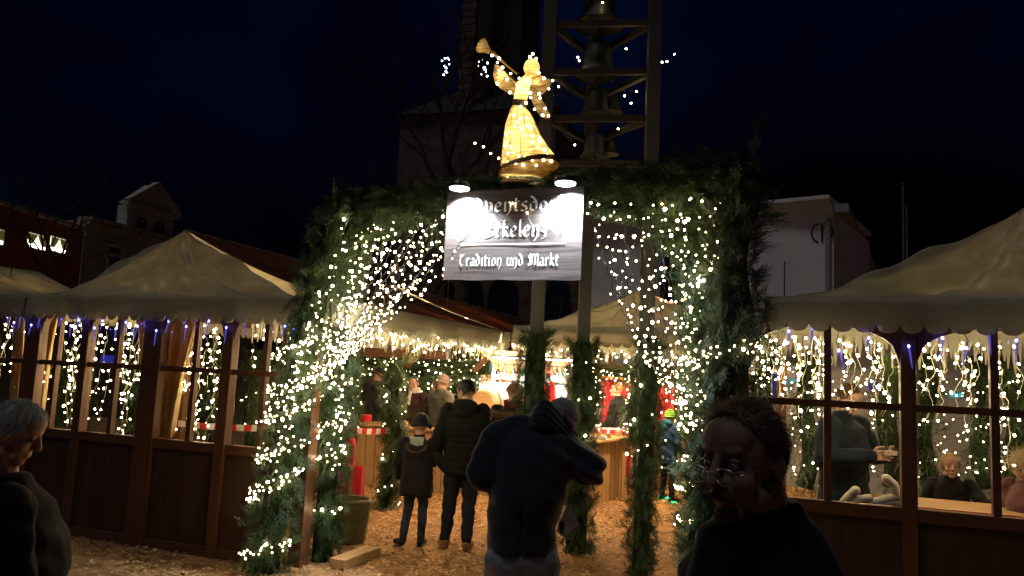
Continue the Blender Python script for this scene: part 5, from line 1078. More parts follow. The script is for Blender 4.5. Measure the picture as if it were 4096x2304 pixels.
t = thing('shop_front', 'distant shop front with cyan and blue lit panes seen through the right stall', 'shop front', (3.2,9,0)); xa_, xb_ = F(2960,1600,9)[0], F(4400,1600,9)[0]
MB().span((xa_,9,0),(xb_,9.2,3.2)).build('wall', M['grey_w'], t)
for (x0,y0,x1,y1,k_) in ((3090,1495,3135,1600,'bluep'),(3135,1520,3150,1545,'cyan'),(3158,1518,3195,1532,'cyan'),(3205,1510,3240,1525,'cyan'),(3205,1548,3250,1562,'cyan'),(3135,1562,3150,1578,'cyan'),(3205,1576,3255,1582,'cyan'),(3475,1510,3505,1560,'bluep'),(3690,1575,3745,1600,'cyan'),(3800,1570,3850,1590,'cyan')):
    a = F(x0,y0,8.97); b2 = F(x1,y1,8.97); MB().span((a[0],8.96,b2[2]),(b2[0],8.99,a[2])).build('lit_pane', M[k_], t)
t = thing('shop_front', 'dark shop front with blue lights seen through the left panes', 'shop front', (-11,11,0)); xa_, xb_ = F(-100,1500,11)[0], F(1000,1500,11)[0]
MB().span((xa_,11,0),(xb_,11.2,2.6)).build('wall', M['bark'], t)
for (x0,y0,x1,y1) in ((405,1420,465,1465),(235,1425,262,1480),):
    a = F(x0,y0,10.97); b2 = F(x1,y1,10.97); MB().span((a[0],10.96,b2[2]),(b2[0],10.99,a[2])).build('lit_pane', M['bluep'], t)
# ------------------------------------------------------------------ people
def remesh(mb, vox, sm=3, disp=None):
    v, f = mb.arrays(); me = bpy.data.meshes.new('tmp'); me.from_pydata([tuple(x) for x in v], [], f); me.update()
    bm = bmesh.new(); bm.from_mesh(me); bmesh.ops.recalc_face_normals(bm, faces=bm.faces); bm.to_mesh(me); bm.free()
    o = bpy.data.objects.new('tmp', me); COL.objects.link(o); m = o.modifiers.new('r', 'REMESH'); m.mode = 'VOXEL'; m.voxel_size = vox; m.use_smooth_shade = True
    if sm: s_ = o.modifiers.new('s', 'SMOOTH'); s_.iterations = sm; s_.factor = .5
    dg = bpy.context.evaluated_depsgraph_get(); out_ = bpy.data.meshes.new_from_object(o.evaluated_get(dg)); bpy.data.objects.remove(o)
    if disp is not None:
        n = len(out_.vertices); co = np.empty(n*3); out_.vertices.foreach_get('co', co); no = np.empty(n*3); out_.vertices.foreach_get('normal', no); co = co.reshape(-1,3); no = no.reshape(-1,3)
        co += no*disp(co, no)[:,None]; out_.vertices.foreach_set('co', co.ravel()); out_.update()
    return out_
def meobj(name, me, mt, parent, local=True):
    me.materials.clear(); me.materials.append(mt); me.name = name; o = bpy.data.objects.new(name, me); COL.objects.link(o); attach(o, parent, local)
    me.polygons.foreach_set('use_smooth', [True]*len(me.polygons)); return o
def wrinkle(a=.006, seed=0, sc=1.0):
    a = a*1.5
    def f_(c, n):
        x, y, z = c[:,0]*sc+seed, c[:,1]*sc, c[:,2]*sc
        return a*(np.sin(x*23+z*9+2*np.sin(z*13+seed))*.5+np.sin(z*31+x*14+1.7*np.sin(y*19))*.5+.4*np.sin(z*57+x*31+y*27))
    return f_
def puffer(a=.008, p=.06, seed=0):
    w_ = wrinkle(.003, seed); return lambda c, n: a*(np.abs(np.sin(c[:,2]*math.pi/p+.5*np.sin(c[:,0]*7+seed)))**.5-.6)+w_(c, n)
def rotm(yaw, pitch=0, roll=0): # yaw about z, pitch nods down (positive), roll
    return np.array(Matrix.Rotation(yaw,3,'Z') @ Matrix.Rotation(-pitch,3,'X') @ Matrix.Rotation(roll,3,'Y'))
def head_prims(mb, c, Mh, s, chin=1.0):
    e = lambda p, r_, n=14, k=10: mb.ell(c+Mh@(np.array(p)*s), np.array(r_)*s, M=Mh, n=n, k=k)
    e((0,-.005,.025),(.075,.093,.093)); e((0,.030,-.045),(.056,.062,.062)); e((0,.066,-.098),(.028*chin,.022,.020)); e((0,.074,.034),(.052,.020,.014)); e((0,.05,.055),(.060,.045,.045))
    for q in (-1,1): e((q*.038,.062,-.030),(.026,.024,.026)); e((q*.078,-.008,-.008),(.010,.019,.032)); e((q*.045,.02,-.075),(.022,.035,.028)); e((q*.032,.078,.014),(.016,.012,.006)); e((q*.032,.077,-.008),(.015,.011,.005))
    a = c+Mh@(np.array((0,.092,.018))*s); b = c+Mh@(np.array((0,.112,-.026))*s); mb.cap(a, .009*s, b, .0135*s, 8); e((.011,.098,-.030),(.008,.009,.007)); e((-.011,.098,-.030),(.008,.009,.007))
    e((0,.088,-.060),(.025,.010,.007)); e((0,.086,-.070),(.022,.010,.007))
def hand_prims(mb, w_, d, nrm, s=1, curl=.5, side=1, spread=.10):
    d = np.array(d, float); d /= np.linalg.norm(d); nrm = np.array(nrm, float); nrm -= d*np.dot(nrm,d); nrm /= np.linalg.norm(nrm); u = np.cross(d, nrm)*side
    for k in range(4): # palm from four metacarpals
        o_ = (k-1.5)*.019*s; mb.cap(w_+u*o_*.6, .015*s, w_+d*.085*s+u*o_, .0115*s, 8)
    for k in range(4):
        L = (.072,.080,.075,.058)[k]*s; p = w_+d*.088*s+u*(k-1.5)*.0195*s; dd = d+u*(k-1.5)*spread; dd /= np.linalg.norm(dd); rr0 = (.0088,.009,.0086,.0076)[k]*s
        for j, (fr, cu) in enumerate(((.45,.5),(.32,.9),(.23,.8))):
            a = curl*cu; ax = u; dd = dd*math.cos(a)+nrm*math.sin(a); dd /= np.linalg.norm(dd); q = p+dd*L*fr; mb.cap(p, rr0*(1-.07*j), q, rr0*(.93-.08*j), 8); p = q
    p = w_+d*.02*s-u*.026*s; t = d*.6-u*.75+nrm*.3; t /= np.linalg.norm(t); q = p+t*.042*s; mb.cap(p, .013*s, q, .0105*s, 8); t = d*.8-u*.25+nrm*.55*(.3+curl); t /= np.linalg.norm(t); mb.cap(q, .0105*s, q+t*.042*s, .0085*s, 8)
def hairdo(parent, c, Mh, s, mt, mask, L=.06, n=500, seed=0, wdt=.0022, lift=.25, down=(0,-.25,-1), name='hair', shell=True, scale=1.05, local=True):
    mb = MB(); r = np.random.default_rng(seed); ctr = np.array((0,-.006,.022)); rad = np.array((.080,.098,.098))*scale
    if shell:
        tmp = MB().ell((0,0,0),(1,1,1), n=40, k=30); v, f = tmp.arrays(); keep = [q for q in f if mask(np.mean([v[i] for i in q], axis=0))]
        jit = 1+.025*np.sin(v[:,0]*23)*np.sin(v[:,2]*19+1)+.02*r.normal(size=len(v)); V = (ctr+v*rad*jit[:,None])*s; mb.add(V@Mh.T+c, keep)
    k = 0; dn = np.array(down, float); dn /= np.linalg.norm(dn)
    while k < n:
        p = r.normal(size=3); p /= np.linalg.norm(p)
        if not mask(p): continue
        k += 1; q = ctr+p*rad; t = dn-p*np.dot(dn,p); t = t/(np.linalg.norm(t)+1e-6)+r.normal(size=3)*.25; l = L*r.uniform(.6,1.25); sd = np.cross(t, p); sd /= np.linalg.norm(sd)+1e-9
        pts = [q, q+(t*.5+p*lift)*l*.5, q+(t*.5+p*lift)*l*.5+(t*.9+p*lift*.1+dn*.15)*l*.5]; w_ = wdt
        V = []; 
        for j, x in enumerate(pts): ww = w_*(1-.45*j); V += [x-sd*ww, x+sd*ww]
        mb.add((np.array(V)*s)@Mh.T+c, [(0,1,3,2),(2,3,5,4)])
    return mb.build(name, mt, parent, smooth=True, local=local)
def eyes(parent, c, Mh, s, local=True):
    for q in (-1,1):
        e = c+Mh@(np.array((q*.032,.078,.003))*s); mb = MB().ell(e, (.0115*s,)*3, n=12, k=8); mb.mi = 1; mb.ell(e+Mh@np.array((0,.0082*s,0)), (.0055*s,.0042*s,.0055*s), n=10, k=6)
        mb.build('eye', [M['eye'], M['iris']], parent, smooth=True, local=local)
CM = {}
def cloth(key, col, col2=None, rough=.85, sheen=.03, spec=.2, bump=.25):
    if key not in CM: CM[key] = mat(key, col, rough, spec, col2=col2 or tuple(q*.7 for q in col), scale=(10,10,10), bump=bump, bscale=(220,220,220), bdist=.002, sheen=sheen)
    return CM[key]
HR = {'black': mat('black_hair', (.008,.007,.006), .45, .4), 'brown': mat('brown_hair', (.06,.030,.014), .5, .4), 'blond': mat('blond_hair', (.27,.19,.10), .5, .4), 'grey': mat('grey_hair', (.30,.31,.31), .6, .3), 'dblond': mat('dark_blond_hair', (.22,.12,.05), .5, .4)}
MK = {'full': lambda p: p[2] > -.25+.75*max(0,p[1]) and not (p[1] > .55 and p[2] < .55),
      'crop': lambda p: p[2] > -.05+1.0*max(0,p[1]+.1),
      'short': lambda p: p[2] > -.50+1.3*max(0,p[1]+.1) and not (p[1] > .6 and p[2] < .6), 'long': lambda p: (p[2] > -.75 and p[1] < .45) or p[2] > .55,
      'bald': lambda p: (p[2] < .62 and p[1] < .12 and p[2] > -.62) or False,
      'cap': lambda p: p[2] > .12-.1*p[1]}
def figure(label, loc, rz, h, j=None, look=(0,0,0), coat=None, coat_len=.80, trousers=None, shoes=None, hair=None, hood=None, hands=True, bulk=1.0, group=None, fine=.009, style='plain', scarf=None, extra=None, skinm='skin', sleeves=None, boot=.16, hs=1.0, legw=1.0):
    t = thing('person', label, 'person', loc, rz, group); s = h/1.75
    J = dict(pel=(0,0,.95), chest=(0,0,1.28), neck=(0,-.01,1.50), head=(0,.035,1.635), shL=(-.185,0,1.43), shR=(.185,0,1.43), elL=(-.25,-.03,1.14), elR=(.25,-.03,1.14), wrL=(-.255,.10,.92), wrR=(.255,.10,.92), hdL=(0,.3,-1), hdR=(0,.3,-1),
             hpL=(-.09,0,.92), hpR=(.09,0,.92), knL=(-.10,.03,.50), knR=(.10,.03,.50), anL=(-.105,-.01,.09), anR=(.105,-.01,.09), toL=(-.13,.15,.035), toR=(.13,.15,.035), curl=.5)
    if j: J.update(j)
    P = {k: np.array(v, float)*(s if k not in ('hdL','hdR','curl') else 1) for k, v in J.items()}; Mh = rotm(*look)
    b = MB(); head_prims(b, P['head'], Mh, s*hs); b.cap(P['neck']-[0,0,.03*s], .056*s, P['head']+Mh@np.array((0,-.015,-.05))*s, .050*s)
    b.loft([(P['pel']+[0,0,-.08*s],.14*s,.10*s),(P['pel'],.155*s,.105*s),((P['pel']+P['chest'])/2,.135*s,.095*s),(P['chest'],.155*s,.11*s),(P['neck']-[0,0,.07*s],.13*s,.08*s),(P['neck'],.06*s,.055*s)])
    for q in 'LR':
        b.cap(P['sh'+q], .052*s, P['el'+q], .038*s); b.cap(P['el'+q], .040*s, P['wr'+q], .026*s)
        if hands: hand_prims(b, P['wr'+q], P['hd'+q], (-.6 if q == 'R' else .6,.5,0), s, float(P['curl']), 1 if q == 'R' else -1)
        b.cap(P['hp'+q], .085*s, P['kn'+q], .055*s); b.cap(P['kn'+q], .056*s, P['an'+q], .035*s); b.cap(P['an'+q]-[0,.02*s,.03*s], .036*s, P['to'+q], .028*s)
    meobj('body', remesh(b, fine*.8*s, 2), M[skinm], t); eyes(t, P['head'], Mh, s*hs)
    if coat:
        B_ = bulk; c = MB(); hem = np.array([P['pel'][0], P['pel'][1], coat_len*s]); ch = P['chest']; n_ = P['neck']; pe = P['pel']
        c.loft([(hem,.185*B_*s,.145*B_*s),(hem*.6+pe*.4,.185*B_*s,.145*B_*s),(pe,.18*B_*s,.14*B_*s),((pe+ch)/2,.17*B_*s,.135*B_*s),(ch,.19*B_*s,.145*B_*s),(n_-[0,0,.09*s],.175*B_*s,.115*B_*s),(n_-[0,0,.03*s],.10*s,.085*s),(n_+[0,.0,.045*s],.073*s,.070*s)])
        for q in 'LR': c.cap(P['sh'+q], .078*B_*s, P['el'+q], .062*B_*s); c.cap(P['el'+q], .064*B_*s, P['wr'+q]*.97+P['el'+q]*.03, .050*B_*s)
        dsp = puffer(.008*s, .065*s, h) if style == 'puffer' else wrinkle(.006*s, h*3)
        o = meobj('jacket', remesh(c, .012*s, 3, dsp), coat, t)
        if sleeves: 
            c = MB()
            for q in 'LR': c.cap(P['sh'+q], .083*B_*s, P['el'+q], .066*B_*s); c.cap(P['el'+q], .068*B_*s, P['wr'+q]*.95+P['el'+q]*.05, .053*B_*s)
            meobj('sleeves', remesh(c, .012*s, 3, wrinkle(.006*s, h)), sleeves, t)
    if trousers:
        c = MB(); c.loft([(P['pel']-[0,0,.10*s],.17*s,.125*s),(P['pel'],.165*s,.12*s),(P['pel']+[0,0,.06*s],.15*s,.11*s)])
        for q in 'LR': c.cap(P['hp'+q], .098*s*legw, P['kn'+q], .070*s*legw); c.cap(P['kn'+q], .070*s*legw, P['an'+q]+[0,0,.03*s], .052*s*legw)
        meobj('trousers', remesh(c, .011*s, 2, wrinkle(.005*s, h*2)), trousers, t)
    if shoes:
        for q in 'LR':
            c = MB(); a = P['an'+q]; to = P['to'+q]; c.cap(a-[0,.03*s,.04*s], .050*s, to+[0,0,.01*s], .042*s); c.cap(a-[0,0,.03*s], .052*s, a*(1-boot/.42)+P['kn'+q]*(boot/.42), .060*s if boot > .1 else .05*s); c.box((a+to)/2*[1,1,0]+[0,-.01*s,.012*s], (.085*s, np.linalg.norm(to-a)+.12*s, .022*s))
            o = meobj('shoe', remesh(c, .009*s, 2), shoes, t)
            mn = min(v_.co.z for v_ in o.data.vertices); 
            if mn < 0.002:
                for v_ in o.data.vertices:
                    if v_.co.z < .002: v_.co.z = .002
    if hair: hairdo(t, P['head'], Mh, s*hs, HR[hair[0]], MK[hair[1]], L=hair[2], n=hair[3] if len(hair) > 3 else 350, seed=int(h*100))
    if hood is not None:
        c = MB(); q = P['neck']+[0,-.085*s,-.01*s]; c.ell(q, (.145*s,.08*s,.075*s)); c.ell(q+[0,-.02*s,-.05*s], (.10*s,.065*s,.09*s)); c.ell(q+[0,.01*s,.04*s], (.11*s,.06*s,.04*s)); meobj('hood', remesh(c, .012*s, 2, wrinkle(.006*s, 2)), hood, t)
    if scarf is not None:
        c = MB(); q = P['neck']+[0,.01*s,.015*s]
        for k in range(3): c.tube([q+[math.cos(a)*.085*s, math.sin(a)*.080*s, (-.02+.025*k+.01*math.sin(a*2+k))*s] for a in np.linspace(0, 6.283, 20)], .022*s, 8)
        c.tube([q+[.02*s,.09*s,-.02*s], q+[.01*s,.13*s,-.12*s], q+[.0,.14*s,-.24*s]], [.03*s,.028*s,.02*s], 8); meobj('scarf', remesh(c, .009*s, 1, wrinkle(.004*s, 1, 2)), scarf, t)
    if extra: P['hs'] = hs; extra(t, P, Mh, s)
    return t, P, Mh, s
def knit_hat(parent, c, Mh, s, mt, name='hat', depth=.03, sc=1.13, pom=False):
    mb = MB(); tmp = MB().ell((0,0,0),(1,1,1), n=36, k=26); v, f = tmp.arrays(); keep = [q for q in f if np.mean([v[i] for i in q], axis=0)[2] > -depth*6]
    V = (np.array((0,-.006,.028))+v*np.array((.080,.098,.100))*sc*(1+.012*np.sin(np.arctan2(v[:,1],v[:,0])*26))[:,None])*s; mb.add(V@Mh.T+c, keep)
    ang = np.linspace(0, 6.283, 30); mb.tube([(np.array((0,-.006,.012))+np.array((math.cos(a)*.086*sc, math.sin(a)*.102*sc, -.012-.002)))*s@Mh.T+c for a in ang], .012*s, 7)
    if pom: mb.ell(c+Mh@(np.array((0,-.02,.15))*s), (.03*s,.03*s,.03*s))
    return mb.build(name, mt, parent, smooth=True, local=True)
LK = R(20)
# mother and child seen from behind
blk = cloth('black_coat', (.0055,.0055,.0065)); dkb = cloth('dark_denim', (.015,.020,.035)); den = cloth('blue_denim', (.035,.055,.10)); tan = cloth('tan_suede', (.22,.12,.05), rough=.8)
fur = mat('brown_fur', (.16,.09,.045), .9, .2, col2=(.06,.035,.018), scale=(60,60,60))
def furring(parent, pts, r_, n=900, L=.03, seed=0, name='fur_trim', mt=None):
    mb = MB(); mb.tube(pts, r_*.75, 8); r = np.random.default_rng(seed); P_, _ = resample(pts, 60)
    for k in range(n):
        i = r.integers(0, len(P_)); d = r.normal(size=3); d /= np.linalg.norm(d); q = P_[i]+d*r_*.7; sd = np.cross(d, (0,0,1)); sd = sd/(np.linalg.norm(sd)+1e-6)*.0022; e = q+d*L*r.uniform(.6,1.2)+r.normal(size=3)*.006+[0,0,-.006]; mb.add([q-sd, q+sd, e], [(0,1,2)])
    return mb.build(name, mt or fur, parent, local=True)
def ex_m(t, P, Mh, s):
    MB().box(P['shR']+np.array((-.03,-.085,-.05))*s, (.035*s,.006,.012*s)).build('red_tag', M['red'], t, local=True)
m0 = G(1832,2192); figure('black-haired woman in black hooded coat holding a child by the hand', m0, LK, 1.66, dict(hdL=(-.3,0,-1), wrL=(-.33,.02,.86), elL=(-.27,-.05,1.13), elR=(.21,.0,1.13), wrR=(.16,.16,.98), anL=(-.14,-.02,.09), toL=(-.19,.1,.035), anR=(.09,-.10,.09), toR=(.12,.06,.035), knL=(-.11,.03,.5), knR=(.09,0,.5)),
       look=(R(48),R(25),0), coat=blk, coat_len=.77, trousers=dkb, shoes=tan, boot=.30, hair=('black','short',.05,700), hood=blk, bulk=1.18, legw=1.14, hs=1.08, style='puffer', extra=ex_m)
wfl = cloth('pale_fleece', (.42,.50,.48))
def ex_c(t, P, Mh, s):
    knit_hat(t, P['head'], Mh, s*P['hs'], cloth('black_fleece', (.008,.012,.012)), 'hat', .06, 1.16)
    mb = MB(); mb.ell(P['head']+Mh@(np.array((.10,-.03,.03))*s), (.03*s,.04*s,.06*s)); mb.ell(P['head']+Mh@(np.array((.13,-.04,.0))*s), (.03*s,.03*s,.05*s)); mb.build('ear_flap', cloth('green_fleece', (.02,.07,.05)), t, smooth=True, local=True)
    mb = MB(); q = P['neck']+np.array((0,-.135,-.03))*s; mb.grid(lambda u,v: (q[0]+(u-.5)*(.20-.06*v)*s, q[1]-.03*s*math.sin(math.pi*u)*(1-v*.4)+.02*v, q[2]+(.05-.16*v)*s), 12, 8, .008); mb.build('hood_lining', wfl, t, smooth=True, local=True)
    furring(t, [q+np.array((math.cos(a)*.13, -.02*math.sin(-a)-.01, -.06+math.sin(a)*.09))*s for a in np.linspace(math.pi*1.0, math.pi*2.0, 14)], .020*s, 700, .022)
    MB().box(np.array((.07,-.160,.72))*s, (.06*s,.006,.035*s)).build('back_label', cloth('pale_grey_label', (.4,.42,.45)), t, local=True)
c0 = G(1652,2182); figure('small child in dark hat, dark parka with pale hood lining and blue jeans', c0, LK-.1, 1.30, dict(head=(0,.03,1.60), neck=(0,-.01,1.44), shL=(-.2,0,1.36), shR=(.2,0,1.36), elR=(.30,-.02,1.16), wrR=(.40,.03,1.02), hdR=(.4,.2,-.6), elL=(-.27,0,1.08), wrL=(-.27,.1,.9), anL=(-.14,-.05,.09), toL=(-.24,-.0,.035), anR=(.10,0,.09), toR=(.12,.13,.035)),
       look=(R(20),R(10),0), coat=cloth('charcoal_parka', (.014,.013,.015)), coat_len=.66, trousers=den, shoes=cloth('black_boot', (.015,.015,.017), rough=.5), hair=('brown','cap',.03,100), bulk=1.24, extra=ex_c, boot=.26, hs=1.25)
# person with fur hood collar and red scarf
def ex_f(t, P, Mh, s):
    furring(t, [P['neck']+np.array((math.cos(a)*.20, math.sin(a)*.14-.03, -.07+.03*math.sin(a)))*s for a in np.linspace(math.pi*.95, math.pi*2.05, 16)], .05*s, 1500, .035)
f0 = D(2048,1700,8.0)*[1,1,0]; figure('person with dark blond hair, dark red scarf and brown fur collar', f0, LK-.5, 1.66, dict(elL=(-.24,.06,1.15), wrL=(-.12,.25,1.15), elR=(.24,.06,1.15), wrR=(.12,.25,1.15), hdL=(.3,1,.1), hdR=(-.3,1,.1)),
       look=(R(-35),R(15),0), coat=cloth('brown_parka', (.012,.009,.008)), trousers=dkb, shoes=cloth('black_boot', (.015,.015,.017)), hair=('dblond','full',.05,600), scarf=cloth('dark_red_knit', (.12,.01,.018)), bulk=1.1, extra=ex_f)
# people behind the rear left counter
def at(px, py, Y): p = F(px, py, Y); return p
def capx(mt, brim=True):
    def f_(t, P, Mh, s):
        knit_hat(t, P['head'], Mh, s*P['hs'], mt, 'cap', .0, 1.09)
        if brim: MB().box(P['head']+Mh@(np.array((0,.125,.028))*s), (.13*s,.09*s,.010*s), M=Mh).build('brim', mt, t, local=True, bevel=.003)
    return f_
q = at(1503,1600,5.15); figure('man in dark hooded jacket and dark cap looking down at the rear counter', (q[0],q[1],0), R(-55), at(1545,1478,5.15)[2]+.02, dict(elL=(-.24,.05,1.15), wrL=(-.1,.26,1.1), elR=(.24,.03,1.14), wrR=(.1,.26,1.05), hdL=(.2,1,.2), hdR=(-.2,1,.2)), look=(0,R(28),0),
       coat=cloth('dark_softshell', (.028,.026,.028)), trousers=den, shoes=cloth('black_boot', (.015,.015,.017)), hair=('brown','crop',.02,150), hood=cloth('dark_softshell', (.028,.026,.028)), bulk=1.12, extra=capx(cloth('black_wool', (.012,.012,.012))))
q = at(1655,1600,5.2); figure('dark-haired woman with white scarf facing the camera behind the rear counter', (q[0],q[1],0), R(180-5), at(1650,1506,5.2)[2], None, look=(R(10),R(6),0),
       coat=cloth('plum_coat', (.035,.018,.022)), trousers=dkb, shoes=cloth('black_boot', (.015,.015,.017)), hair=('black','full',.03,400), scarf=cloth('white_scarf', (.6,.58,.60)), bulk=1.0, fine=.008)
q = at(1760,1600,5.05); vest = cloth('grey_green_quilt', (.06,.066,.055)); figure('man in grey cap and quilted grey vest at the rear counter', (q[0],q[1],0), R(-28), at(1795,1503,5.05)[2], dict(elL=(-.25,.1,1.16), wrL=(-.15,.3,1.05), elR=(.24,.1,1.15), wrR=(.1,.3,1.05)), look=(R(-25),R(15),0),
       coat=vest, sleeves=cloth('grey_tweed', (.13,.135,.12)), trousers=dkb, shoes=cloth('black_boot', (.015,.015,.017)), hair=('grey','crop',.02,200), bulk=1.12, style='puffer', extra=capx(cloth('grey_brown_tweed', (.20,.16,.13))))
q = at(1745,1600,5.9); figure('person in dark jacket half hidden behind the man in the grey flat cap', (q[0],q[1],0), R(40), at(1755,1520,5.9)[2], None, look=(R(30),R(5),0), coat=blk, trousers=dkb, shoes=cloth('black_boot', (.015,.015,.017)), hair=('brown','bald',.02,200))
# bartender
q = at(2470,1700,6.3); figure('young bartender in black looking left behind the right counter', (q[0],q[1],0), R(78), at(2462,1533,6.3)[2], dict(elL=(-.22,.05,1.13), wrL=(-.2,.2,.98)), look=(0,R(-6),0), coat=cloth('black_shirt', (.010,.011,.012)), trousers=blk, shoes=cloth('black_boot', (.015,.015,.017)), hair=('dblond','crop',.012,300), bulk=.92, fine=.008)
# boy with striped hat and glowing shoes
def striped():
    m = mat('green_striped_knit', (.22,.45,.08), .85, .2); n = m.node_tree; tcn = n.nodes.new('ShaderNodeTexCoord'); wv = n.nodes.new('ShaderNodeTexWave'); wv.bands_direction = 'Z'; wv.inputs['Scale'].default_value = 13; cr = n.nodes.new('ShaderNodeValToRGB'); cr.color_ramp.interpolation = 'CONSTANT'
    cr.color_ramp.elements[0].color = (.01,.012,.01,1); cr.color_ramp.elements[1].position = .5; cr.color_ramp.elements[1].color = (.18,.50,.05,1); n.links.new(tcn.outputs['Object'], wv.inputs[0]); n.links.new(wv.outputs['Fac'], cr.inputs[0]); n.links.new(cr.outputs[0], n.nodes['Principled BSDF'].inputs['Base Color']); return m
M['gshoe'] = emit('glowing_green_sole', (.03,1.0,.35), 2.2)
def ex_b(t, P, Mh, s):
    knit_hat(t, P['head'], Mh, s*P['hs'], striped(), 'hat', .03, 1.12)
    for q in 'LR': MB().box((P['an'+q]+P['to'+q])/2*[1,1,0]+[0,-.01,.018], (.085*s, .24*s, .026)).build('glowing_sole', M['gshoe'], t, local=True)
    point(t, mw(t)@Vector((0,.02,.06)), .35, (.03,1,.35), .05)
    MB().ell(np.array((-.02,-.15,.83))*s, (.03,.008,.03)).build('badge', cloth('pale_badge', (.4,.42,.45)), t, local=True)
q = G(2668,2004); figure('child in green striped hat, blue jacket and shoes with glowing green soles', q, R(-30), 1.34, dict(anL=(-.16,.05,.09), toL=(-.2,.2,.035), knL=(-.13,.06,.5), anR=(.20,-.12,.09), toR=(.26,.02,.035), knR=(.13,-.03,.5), head=(0,.03,1.60)), look=(R(15),R(8),0), coat=cloth('blue_softshell', (.012,.045,.10)), coat_len=.72, trousers=blk, shoes=blk, hs=1.15, hair=('brown','cap',.02,50), hood=cloth('teal_hood', (.015,.09,.15)), bulk=1.05, extra=ex_b, boot=.03)
# people inside the right stall
nav = cloth('navy_jacket', (.007,.014,.022))
def ex_s(t, P, Mh, s):
    a = (P['wrL']+P['wrR'])/2+[0,.08,.02]; mb = MB(); mb.box(a, (.12,.03,.03)); mb.build('wrapped_snack', cloth('pale_wrapper', (.55,.42,.34)), t, local=True)
q = at(3375,1800,.95); figure('tall person in navy jacket unwrapping something with both hands behind the first right pane', (q[0],q[1],0), R(-128), 1.80, dict(elL=(-.32,.04,1.2), wrL=(-.13,.30,1.24), elR=(.32,.05,1.18), wrR=(.13,.31,1.24), hdL=(.9,.3,0), hdR=(-.9,.3,0), curl=.9), look=(R(-10),R(30),0), coat=nav, trousers=dkb, shoes=blk, hair=('brown','full',.04,300), bulk=1.15, extra=ex_s, fine=.0075)
q = at(3830,1950,2.0); figure('blond girl in dark jacket sitting behind the second right pane', (q[0]-.05,q[1],0), R(165), 1.52, dict(hpL=(-.09,0,.55), hpR=(.09,0,.55), pel=(0,0,.58), chest=(0,.03,.95), neck=(0,.04,1.18), head=(0,.08,1.31), shL=(-.17,.03,1.12), shR=(.17,.03,1.12), elL=(-.30,.15,.98), wrL=(-.42,.30,1.02), hdL=(-.8,.5,.1), elR=(.24,.1,.9), wrR=(.18,.3,.85), knL=(-.12,.42,.55), knR=(.12,.42,.55), anL=(-.12,.42,.1), anR=(.12,.42,.1), toL=(-.12,.56,.035), toR=(.12,.56,.035)), look=(R(20),R(0),0), coat=blk, coat_len=.5, trousers=dkb, shoes=blk, hair=('blond','long',.12,700), bulk=.9)
bench = thing('bench', 'low wooden bench under the sitting blond girl', 'bench', (q[0],q[1]+.05,0)); MB().box((q[0],q[1]+.05,.39), (1.2,.34,.05)).build('seat', M['raw'], bench)
for sx in (-.5,.5): MB().box((q[0]+sx,q[1]+.05,.18), (.06,.28,.36)).build('leg', M['raw'], bench)
q = at(4105,1900,.75); figure('long-haired blond child at the right photo edge behind the last pane', (q[0],q[1],0), R(120), 1.36, None, look=(R(10),R(25),0), coat=cloth('dark_pink_jacket', (.12,.05,.05)), trousers=dkb, shoes=blk, hair=('blond','long',.20,900))
q = G(3165,1885); figure('dark figure standing in the distance behind the first right pane', q, R(60), 1.72, None, look=(0,0,0), coat=cloth('dark_blue_coat', (.01,.016,.03)), trousers=dkb, shoes=blk, hair=('black','short',.03,100), fine=.012)
# ---- bowed man in the dark wool coat, seen from behind (world coordinates)
rtv = np.array((math.cos(LK), math.sin(LK), 0)); fwv = np.array((-math.sin(LK), math.cos(LK), 0)); UPZ = np.array((0,0,1.))
ZC = 3.45
def C_(px, py, dy=0): return D(px, py, ZC+dy)
bm0 = C_(2110,2304)*[1,1,0]
cm = thing('person', 'bowed man in dark navy wool coat and faded jeans in the entrance', 'person', bm0)
wool = cloth('navy_wool', (.015,.020,.034), (.023,.029,.046), rough=.95, sheen=.30, bump=.4)
hc = C_(2236,1690,.16); Mh = np.column_stack([rtv, fwv, UPZ]) @ rotm(R(-25), R(55), R(14))
hip = C_(2085,2190,.02); chst = C_(2120,1880,.05); shl = C_(1995,1765,.08); shr = C_(2250,1795,.09)
ell_ = C_(1935,1900,.02); wrl = C_(1990,1885,.30); elr = C_(2352,1878,.03); wrr = C_(2330,1815,.30)
hipL = C_(2020,2230); hipR = C_(2160,2240)
b = MB(); head_prims(b, hc, Mh, 1.0); b.cap(C_(2160,1740,.16), .055, hc+Mh@np.array((0,-.02,-.05)), .052)
b.loft([(hip,.15,.11),(C_(2100,2050,.03),.14,.10),(chst,.165,.12),(C_(2135,1785,.09),.14,.08),(C_(2155,1730,.14),.06,.05)], rt=rtv, fw=fwv)
for a, e, w_, sd in ((shl, ell_, wrl, -1),(shr, elr, wrr, 1)):
    b.cap(a, .055, e, .042); b.cap(e, .043, w_, .028); hand_prims(b, w_, np.array((-sd*.8,.3,.1))@np.array([rtv,fwv,UPZ]), -UPZ*.4-fwv, 1.0, .9, sd)
for q_, sx in ((hipL,-1),(hipR,1)):
    kn = np.array((q_[0],q_[1],.50))+fwv*.04+rtv*sx*.01; an_ = np.array((q_[0],q_[1],.09))+rtv*sx*.02; b.cap(q_, .09, kn, .06); b.cap(kn, .06, an_, .04); b.cap(an_-[0,0,.03]-fwv*.03, .04, np.array((an_[0],an_[1],.035))+fwv*.15, .032)
meobj('body', remesh(b, .007, 2), M['skin'], cm, local=False)
c = MB()
